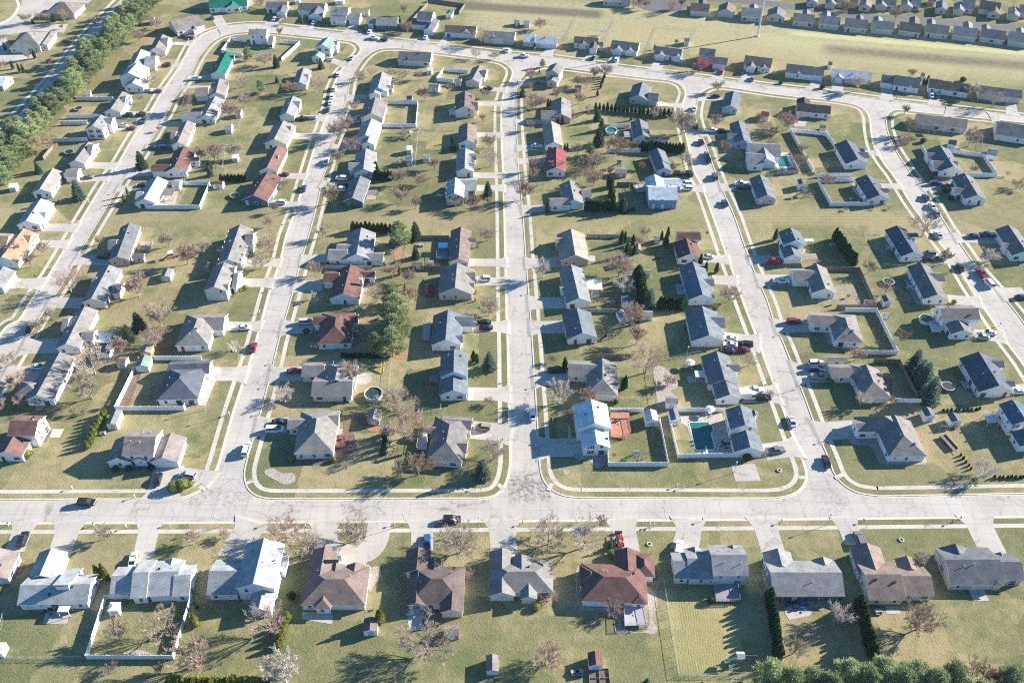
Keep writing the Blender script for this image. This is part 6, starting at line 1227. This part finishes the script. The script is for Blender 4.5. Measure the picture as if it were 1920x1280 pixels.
def picnic(tl, x, y, mt, lab, umb=None, rz=0.0):
    p = T(tl, x, y, .25); o = thing('patio_table', 'table', lab, (p.x, p.y, .17), rz)
    mb = MB(); mb.tube((0, 0, .7), (0, 0, .75), .65, .65, 14); mb.obj('tabletop', [mt], o); mb = MB(); mb.tube((0, 0, 0), (0, 0, .7), .06, .06, 6); mb.obj('leg', [mt], o)
    if umb:
        mb = MB(); n = 8
        for k in range(n): a, b = k * .7854, (k + 1) * .7854; mb.face([(0, 0, 2.5), (1.5 * math.cos(a), 1.5 * math.sin(a), 2.05), (1.5 * math.cos(b), 1.5 * math.sin(b), 2.05)])
        mb.tube((0, 0, .7), (0, 0, 2.5), .03, .03, 5); mb.obj('umbrella', [umb], o)
    for k in range(4):
        a = k * 1.5708 + .4; q = thing('patio_chair', 'chair', '%s chair' % lab.split()[0], (p.x + 1.15 * math.cos(a), p.y + 1.15 * math.sin(a), .17), a + math.pi)
        m_ = MB(); m_.box(0, 0, .42, .5, .5, .06); m_.obj('seat', [mt], q); m_ = MB(); m_.box(-.24, 0, .7, .06, .5, .55); m_.obj('backrest', [mt], q)
        for sx in (-.2, .2):
            for sy in (-.2, .2): m_ = MB(); m_.box(sx, sy, .2, .04, .04, .4); m_.obj('leg', [mt], q)
picnic('c2', 1480, 540, METALW, 'white patio table with umbrella', METALW); picnic('b2', 625, 750, DARK, 'dark patio table'); picnic('c2', 775, 610, DARK, 'dark round table on the red deck'); picnic('c3', 870, 800, WOODO, 'brown patio table'); picnic('c2', 1332, 190, METALW, 'white round garden table with parasol', METALW); picnic('c2', 1595, 780, DARK, 'dark patio table by pool')
picnic('d1', 905, 590, METALW, 'white patio table'); picnic('d1', 1065, 880, METALW, 'white table set'); picnic('b1', 1375, 195, METALW, 'pale round table'); picnic('d3', 170, 690, DARK, 'dark patio table'); picnic('d3', 250, 710, BSL, 'blue patio table'); picnic('b3', 1175, 760, METALW, 'white patio table'); picnic('a3', 385, 735, DARK, 'dark patio table'); picnic('a1', 1250, 225, METALW, 'white courtyard table')
# patio cover, blue canopy, hot tub, pergolas, trailer and garden beds
def canopy(tl, x, y, sx, sy, h, mt, lab, rz=0.0, post=METALW, slope=0.0):
    p = T(tl, x, y, h); o = thing('canopy', 'canopy', lab, (p.x, p.y, .12), rz); mb = MB()
    q = [(-sx / 2, -sy / 2, h - slope), (sx / 2, -sy / 2, h - slope), (sx / 2, sy / 2, h + slope), (-sx / 2, sy / 2, h + slope)]; mb.face(q); mb.face([(a, b, c - .12) for a, b, c in q][::-1])
    for k in range(4): a, b = q[k], q[(k + 1) % 4]; mb.face([a, (a[0], a[1], a[2] - .12), (b[0], b[1], b[2] - .12), b])
    mb.obj('roof', [mt], o)
    for k, (a, b, c) in enumerate(q): m_ = MB(); m_.box(a * .94, b * .94, (c - .13) / 2, .12, .12, c - .13); m_.obj('post', [post], o)
canopy('c1', 617, 855, 5.2, 5.6, 2.6, METALW, 'white patio cover on slim posts'); canopy('b1', 1405, 560, 3.6, 3.2, 2.6, BSL, 'bright blue canopy'); canopy('a1', 1250, 160, 5.6, 5, 2.5, MATS['roof_mb'], 'brown flat courtyard canopy', post=WOODF); canopy('b1', 865, 165, 4.4, 3.4, 2.3, WOODF, 'brown pergola roof', post=WOODF); canopy('d1', 310, 645, 5.4, 3.6, 2.4, MATS['roof_bt'], 'corrugated patio roof', post=METALW)
canopy('c0', 870, 1010, 3.4, 5, 2.4, GREYD, 'dark grey pergola', post=WOODF); canopy('d0', 1225, 965, 2.8, 2.6, 2.3, DARK, 'black gazebo canopy'); canopy('a3', 480, 722, 2.6, 1.8, 2.3, METALW, 'small white awning'); canopy('c2', 1412, 243, 3.2, 2.8, 2.2, METALW, 'white patio awning'); canopy('d1', 308, 522, 3.2, 1.6, 2.3, METALW, 'small white side awning')
def hottub(tl, x, y): p = T(tl, x, y, .9); o = thing('hot_tub', 'hot tub', 'square hot tub', (p.x, p.y, .15)); part_box(o, 'cabinet', [(0, 0, .4, 2.1, 2.1, .8)], [METALW]); part_box(o, 'cover', [(0, 0, .86, 1.9, 1.9, .1)], [GREYD])
hottub('a1', 1650, 580); hottub('b1', 1395, 640)
p = T('d2', 1352, 760, .5); o = thing('utility_trailer', 'trailer', 'long flat utility trailer', (p.x, p.y, .12), STREET + math.pi / 2 + R(16)); part_box(o, 'bed', [(0, 0, .55, 5.6, 1.9, .12)], [WOODF]); part_box(o, 'rail', [(0, .95, .75, 5.6, .06, .3), (0, -.95, .75, 5.6, .06, .3)], [MATS['paint_maroon']]); part_box(o, 'drawbar', [(-3.4, 0, .5, 1.4, .12, .1)], [DARK])
for sx in (-.4, .5):
    for sy in (-1, 1): w = link('wheel', WHEELM, o, (sx, sy * 1.08, .34)); link('rim', RIMM, w)
p = T('c3', 655, 1245, .3); o = thing('raised_garden_bed', 'garden bed', 'fenced wooden raised garden beds below red-roofed shed', (p.x, p.y, .12), STREET); part_box(o, 'frame', [(0, 2.2, .3, 4.6, .1, .6), (0, -2.2, .3, 4.6, .1, .6), (-2.25, 0, .3, .1, 4.3, .6), (2.25, 0, .3, .1, 4.3, .6), (0, 0, .28, .1, 4.3, .5), (0, 0, .27, 4.4, .1, .5)], [WOODF]); part_box(o, 'soil', [(0, 0, .1, 4.4, 4.3, .3)], [MULCH])
for tl, x, y in (('d2', 1400, 655), ('c1', 1170, 45)): p = T(tl, x, y); o = thing('plastic_cart', 'cart', 'small red plastic cart', p); part_box(o, 'tub', [(0, 0, .45, .9, .6, .4)], [MATS['paint_red']]); m_ = MB(); m_.tube((-.25, -.34, .2), (-.25, .34, .2), .2, .2, 10); m_.obj('wheel', [RUBBER], o)
for tl, x, y, lab in (('a2', 775, 690, 'pale wooden garden bench'), ('d3', 825, 750, 'weathered picnic table'), ('c3', 470, 1205, 'pale garden bench'), ('c3', 505, 1205, 'grey garden bench'), ('c1', 755, 998, 'white garden bench'), ('d1', 480, 560, 'pale lawn bench'), ('b1', 1240, 565, 'pale picnic bench')):
    p = T(tl, x, y); o = thing('picnic_table', 'picnic table', lab, p, R(4)); part_box(o, 'tabletop', [(0, 0, .75, 1.8, .7, .06)], [WEATH])
    for s_ in (-.65, .65): m_ = MB(); m_.box(0, s_, .45, 1.8, .28, .05); m_.obj('seat', [WEATH], o); m_ = MB(); m_.box(s_, 0, .37, .08, 1.3, .7); m_.obj('leg', [WEATH], o)
# fire pits and tree rings of stone
for tl, x, y in (('d3', 1000, 208), ('c3', 1030, 240), ('d2', 85, 968), ('a2', 1760, 70), ('d1', 620, 212)):
    p = T(tl, x, y); o = thing('fire_pit', 'fire pit', 'round stone fire ring', p); mb = MB(); n = 14
    for k in range(n): a, b = k * 6.2832 / n, (k + 1) * 6.2832 / n; mb.prism([(r_ * math.cos(t_), r_ * math.sin(t_)) for r_, t_ in ((.42, a), (.65, a), (.65, b - .05), (.42, b - .05))], 0, .3)
    mb.obj('stone_ring', [mat('pale_stone', (.5, .47, .42), .9, .3, 3)], o)
# monopole, street lamps, mailboxes, poles
p = W(1420.5, 68.5); o = thing('radio_mast', 'mast', 'tall white monopole mast on the field beyond the top road', p, fixed='tall white monopole mast on the field beyond the top road')
mb = MB(); mb.tube((0, 0, 0), (0, 0, 42), .45, .24, 14); mb.obj('pole', [METALW], o); mb = MB(); mb.tube((0, 0, 0), (0, 0, .4), 1.2, 1.2, 16); mb.obj('base', [KERB], o)
m_ = MB(); m_.tube((0, 0, 0), (0, 0, 4.2), .07, .05, 8); LP = m_.mesh('lamp_pole', [GALV]); m_ = MB(); m_.tube((0, 0, 4.1), (0, 0, 4.55), .14, .24, 8); m_.tube((0, 0, 4.55), (0, 0, 4.7), .26, .05, 8); LHD = m_.mesh('lamp_head', [METALW])
for tl, x, y in (('a3', 1635, 110), ('c2', 1665, 985), ('d3', 445, 95), ('b3', 1675, 118), ('a2', 1540, 515), ('a2', 1705, 560), ('d2', 262, 345), ('c0', 1355, 545), ('b3', 1115, 95), ('b1', 358, 560), ('c2', 1310, 120), ('a0', 1430, 360), ('b1', 1865, 250), ('d1', 1400, 460), ('c0', 170, 425), ('b0', 355, 185)):
    p = T(tl, x, y); o = thing('street_lamp', 'street lamp', 'slim white-topped street lamp', p); link('pole', LP, o); link('lamp_head', LHD, o)
m_ = MB(); m_.box(0, 0, .5, .1, .1, 1.0); MPOST = m_.mesh('mailbox_post', [METALW]); MPOSTW = None
m_ = MB(); m_.box(0, 0, 1.08, .5, .22, .18); m_.tube((-.25, 0, 1.17), (.25, 0, 1.17), .11, .11, 8); MBOX = m_.mesh('mailbox_box', [METALW]); MBOXD = m_.mesh('mailbox_box_dark', [DARK])
for s in "a3 65,100 d;a3 705,100 d;a3 952,118 w;a3 1272,96 w;b3 75,98 w;b3 375,110 w;b3 1038,95 w;c3 80,88 d;c3 1065,108 w;c3 1035,108 w;c3 1425,68 d;d3 98,78 d;d3 712,72 d;d3 1440,55 d;d3 1375,80 d;a2 1015,1170 w;a2 545,1105 w;a2 1720,550 w;b2 95,335 w;b2 45,540 w;b2 1890,300 d;b2 990,1105 w;b2 1650,1105 d;c2 175,340 d;c2 1285,1100 w;c2 1235,1090 w;d2 415,750 w;d2 40,310 d;d2 1460,1045 w;a1 665,235 w;a1 325,775 w;a1 425,935 w;a1 870,170 d;a1 590,385 d;b1 250,395 w;b1 105,905 d;b1 30,1070 w;c1 90,225 w;c1 130,920 w;c1 1605,600 d;c1 1700,880 d;d1 100,1230 d;b2 145,160 d;b0 605,240 w;b0 1435,345 d;b0 1225,290 d;c0 1310,540 w;d0 960,750 d;a0 1410,600 w;a0 935,1075 w;b2 1850,755 d;d1 1735,1165 d".split(';'):
    q = s.split(); x, y = [float(c) for c in q[1].split(',')]; p = T(q[0], x, y); o = thing('mailbox', 'mailbox', ('white' if q[2] == 'w' else 'black') + ' kerbside mailbox', p, tr.uniform(-.2, .2) + math.pi / 2)
    link('post', MPOST, o); link('box', MBOX if q[2] == 'w' else MBOXD, o)
m_ = MB(); m_.box(0, 0, .4, .6, .55, .8); BODY = m_.mesh('cabinet_body', [MATS['wall_g']]); m_ = MB(); m_.box(0, 0, .84, .66, .6, .08); BLID = m_.mesh('cabinet_lid', [GREYD])
for tl, x, y in (('b2', 700, 455), ('b1', 335, 1000), ('d1', 470, 1010), ('c0', 1095, 1090), ('b0', 1220, 975)):
    o = thing('utility_cabinet', 'utility box', 'small grey utility box', T(tl, x, y)); link('cabinet', BODY, o); link('lid', BLID, o)
# ---------------------------------------------------------------- labels
def rel(p, px_):
    H = min(HOUSE, key=lambda H: ((H[0].x - p.x) ** 2 + (H[0].y - p.y) ** 2)); hx, hy = H[2]; dx, dy = px_[0] - hx, px_[1] - hy
    d = ('left of' if dx < 0 else 'right of') if abs(dx) > abs(dy) * 1.1 else ('beyond' if dy < 0 else 'on the near side of')
    return d, H[1]
groups = {}
for r in REG:
    o, base, p, rl, fx = r[:5]; pp = P((p.x, p.y, .5)); r_ = fx
    if r_ is None:
        d, h = rel(p, pp); r_ = '%s %s %s' % (base, d, h if h.startswith('the') else 'the ' + h)
    groups.setdefault(r_, []).append((r, pp))
for lab, ms in groups.items():
    if len(ms) == 1: ms[0][0][0]['label'] = lab; continue
    xs = [m[1][0] for m in ms]; ys = [m[1][1] for m in ms]; hor = max(xs) - min(xs) > max(ys) - min(ys)
    ms.sort(key=lambda m: m[1][0] if hor else m[1][1]); n = len(ms)
    for i, (r, pp) in enumerate(ms):
        w = ('leftmost' if hor else 'uppermost') if i == 0 else ('rightmost' if hor else 'lowest') if i == n - 1 else ('middle' if n == 3 else ORD[i] + ('-from-left' if hor else '-from-top'))
        r[0]['label'] = w + ' ' + lab
for r in REG:
    l = r[0]['label'].split()
    if len(l) > 16: r[0]['label'] = ' '.join(w for w in l if w != 'the')
    l = r[0]['label'].split()
    if len(l) > 16: r[0]['label'] = ' '.join(l).replace('on near side of', 'below').replace('columnar ', '').replace('rounded ', '')
    if len(r[0]['label'].split()) > 16: print('LONG', r[0]['label'])
# ---------------------------------------------------------------- light, air, camera
SUN = Vector((-.935, -.355, -.394)).normalized()      # direction the light travels
elev = math.asin(-SUN.z); azim = math.atan2(-SUN.x, -SUN.y)
sd = bpy.data.lights.new('sun', 'SUN'); sd.energy = 5; sd.angle = R(.5); sd.color = (1.0, .94, .84)
so = bpy.data.objects.new('sun', sd); COL.objects.link(so); so.rotation_euler = SUN.to_track_quat('-Z', 'Y').to_euler(); so.location = (200, 200, 300)
wd = bpy.data.worlds.new('World'); scene.world = wd; wd.use_nodes = True; N = wd.node_tree.nodes; Lk = wd.node_tree.links
sk = N.new('ShaderNodeTexSky'); sk.sky_type = 'NISHITA'; sk.sun_disc = False; sk.sun_elevation = elev; sk.sun_rotation = azim; sk.air_density = 1.0; sk.dust_density = 0.3; sk.ozone_density = 3.0
tint = N.new('ShaderNodeVectorMath'); tint.operation = 'MULTIPLY'; tint.inputs[1].default_value = (.50, .93, 1.22); Lk.new(sk.outputs[0], tint.inputs[0]); Lk.new(tint.outputs[0], N['Background'].inputs['Color']); N['Background'].inputs['Strength'].default_value = .063
hz = MB(); hz.prism([(-900, -130), (900, -130), (900, 900), (-900, 900)], -1.2, HCAM + 6)
hm = bpy.data.materials.new('haze'); hm.use_nodes = True; hn = hm.node_tree; hn.nodes.remove(hn.nodes['Principled BSDF'])
pv = hn.nodes.new('ShaderNodeVolumePrincipled'); pv.inputs['Color'].default_value = (.62, .85, 1, 1); pv.inputs['Density'].default_value = .00004; pv.inputs['Anisotropy'].default_value = 0
hn.links.new(pv.outputs[0], hn.nodes['Material Output'].inputs['Volume'])
ho = hz.obj('haze', [hm]); ho['kind'] = 'stuff'
cd = bpy.data.cameras.new('camera'); cam = bpy.data.objects.new('camera', cd); COL.objects.link(cam); scene.camera = cam
cam.location = (0, 0, HCAM); cam.rotation_euler = (math.pi / 2 - PITCH, 0, 0)
cd.sensor_width = 36; cd.lens = F / 1920 * 36; cd.clip_start = 1; cd.clip_end = 8000
scene.render.resolution_x, scene.render.resolution_y = 1024, 682
scene.view_settings.view_transform = 'Standard'; scene.view_settings.look = 'None'; scene.view_settings.exposure = 1.64; scene.view_settings.gamma = 1
scene.cycles.max_bounces = 5; scene.cycles.transparent_max_bounces = 8; scene.cycles.use_denoising = False; scene.cycles.filter_width = 1.1
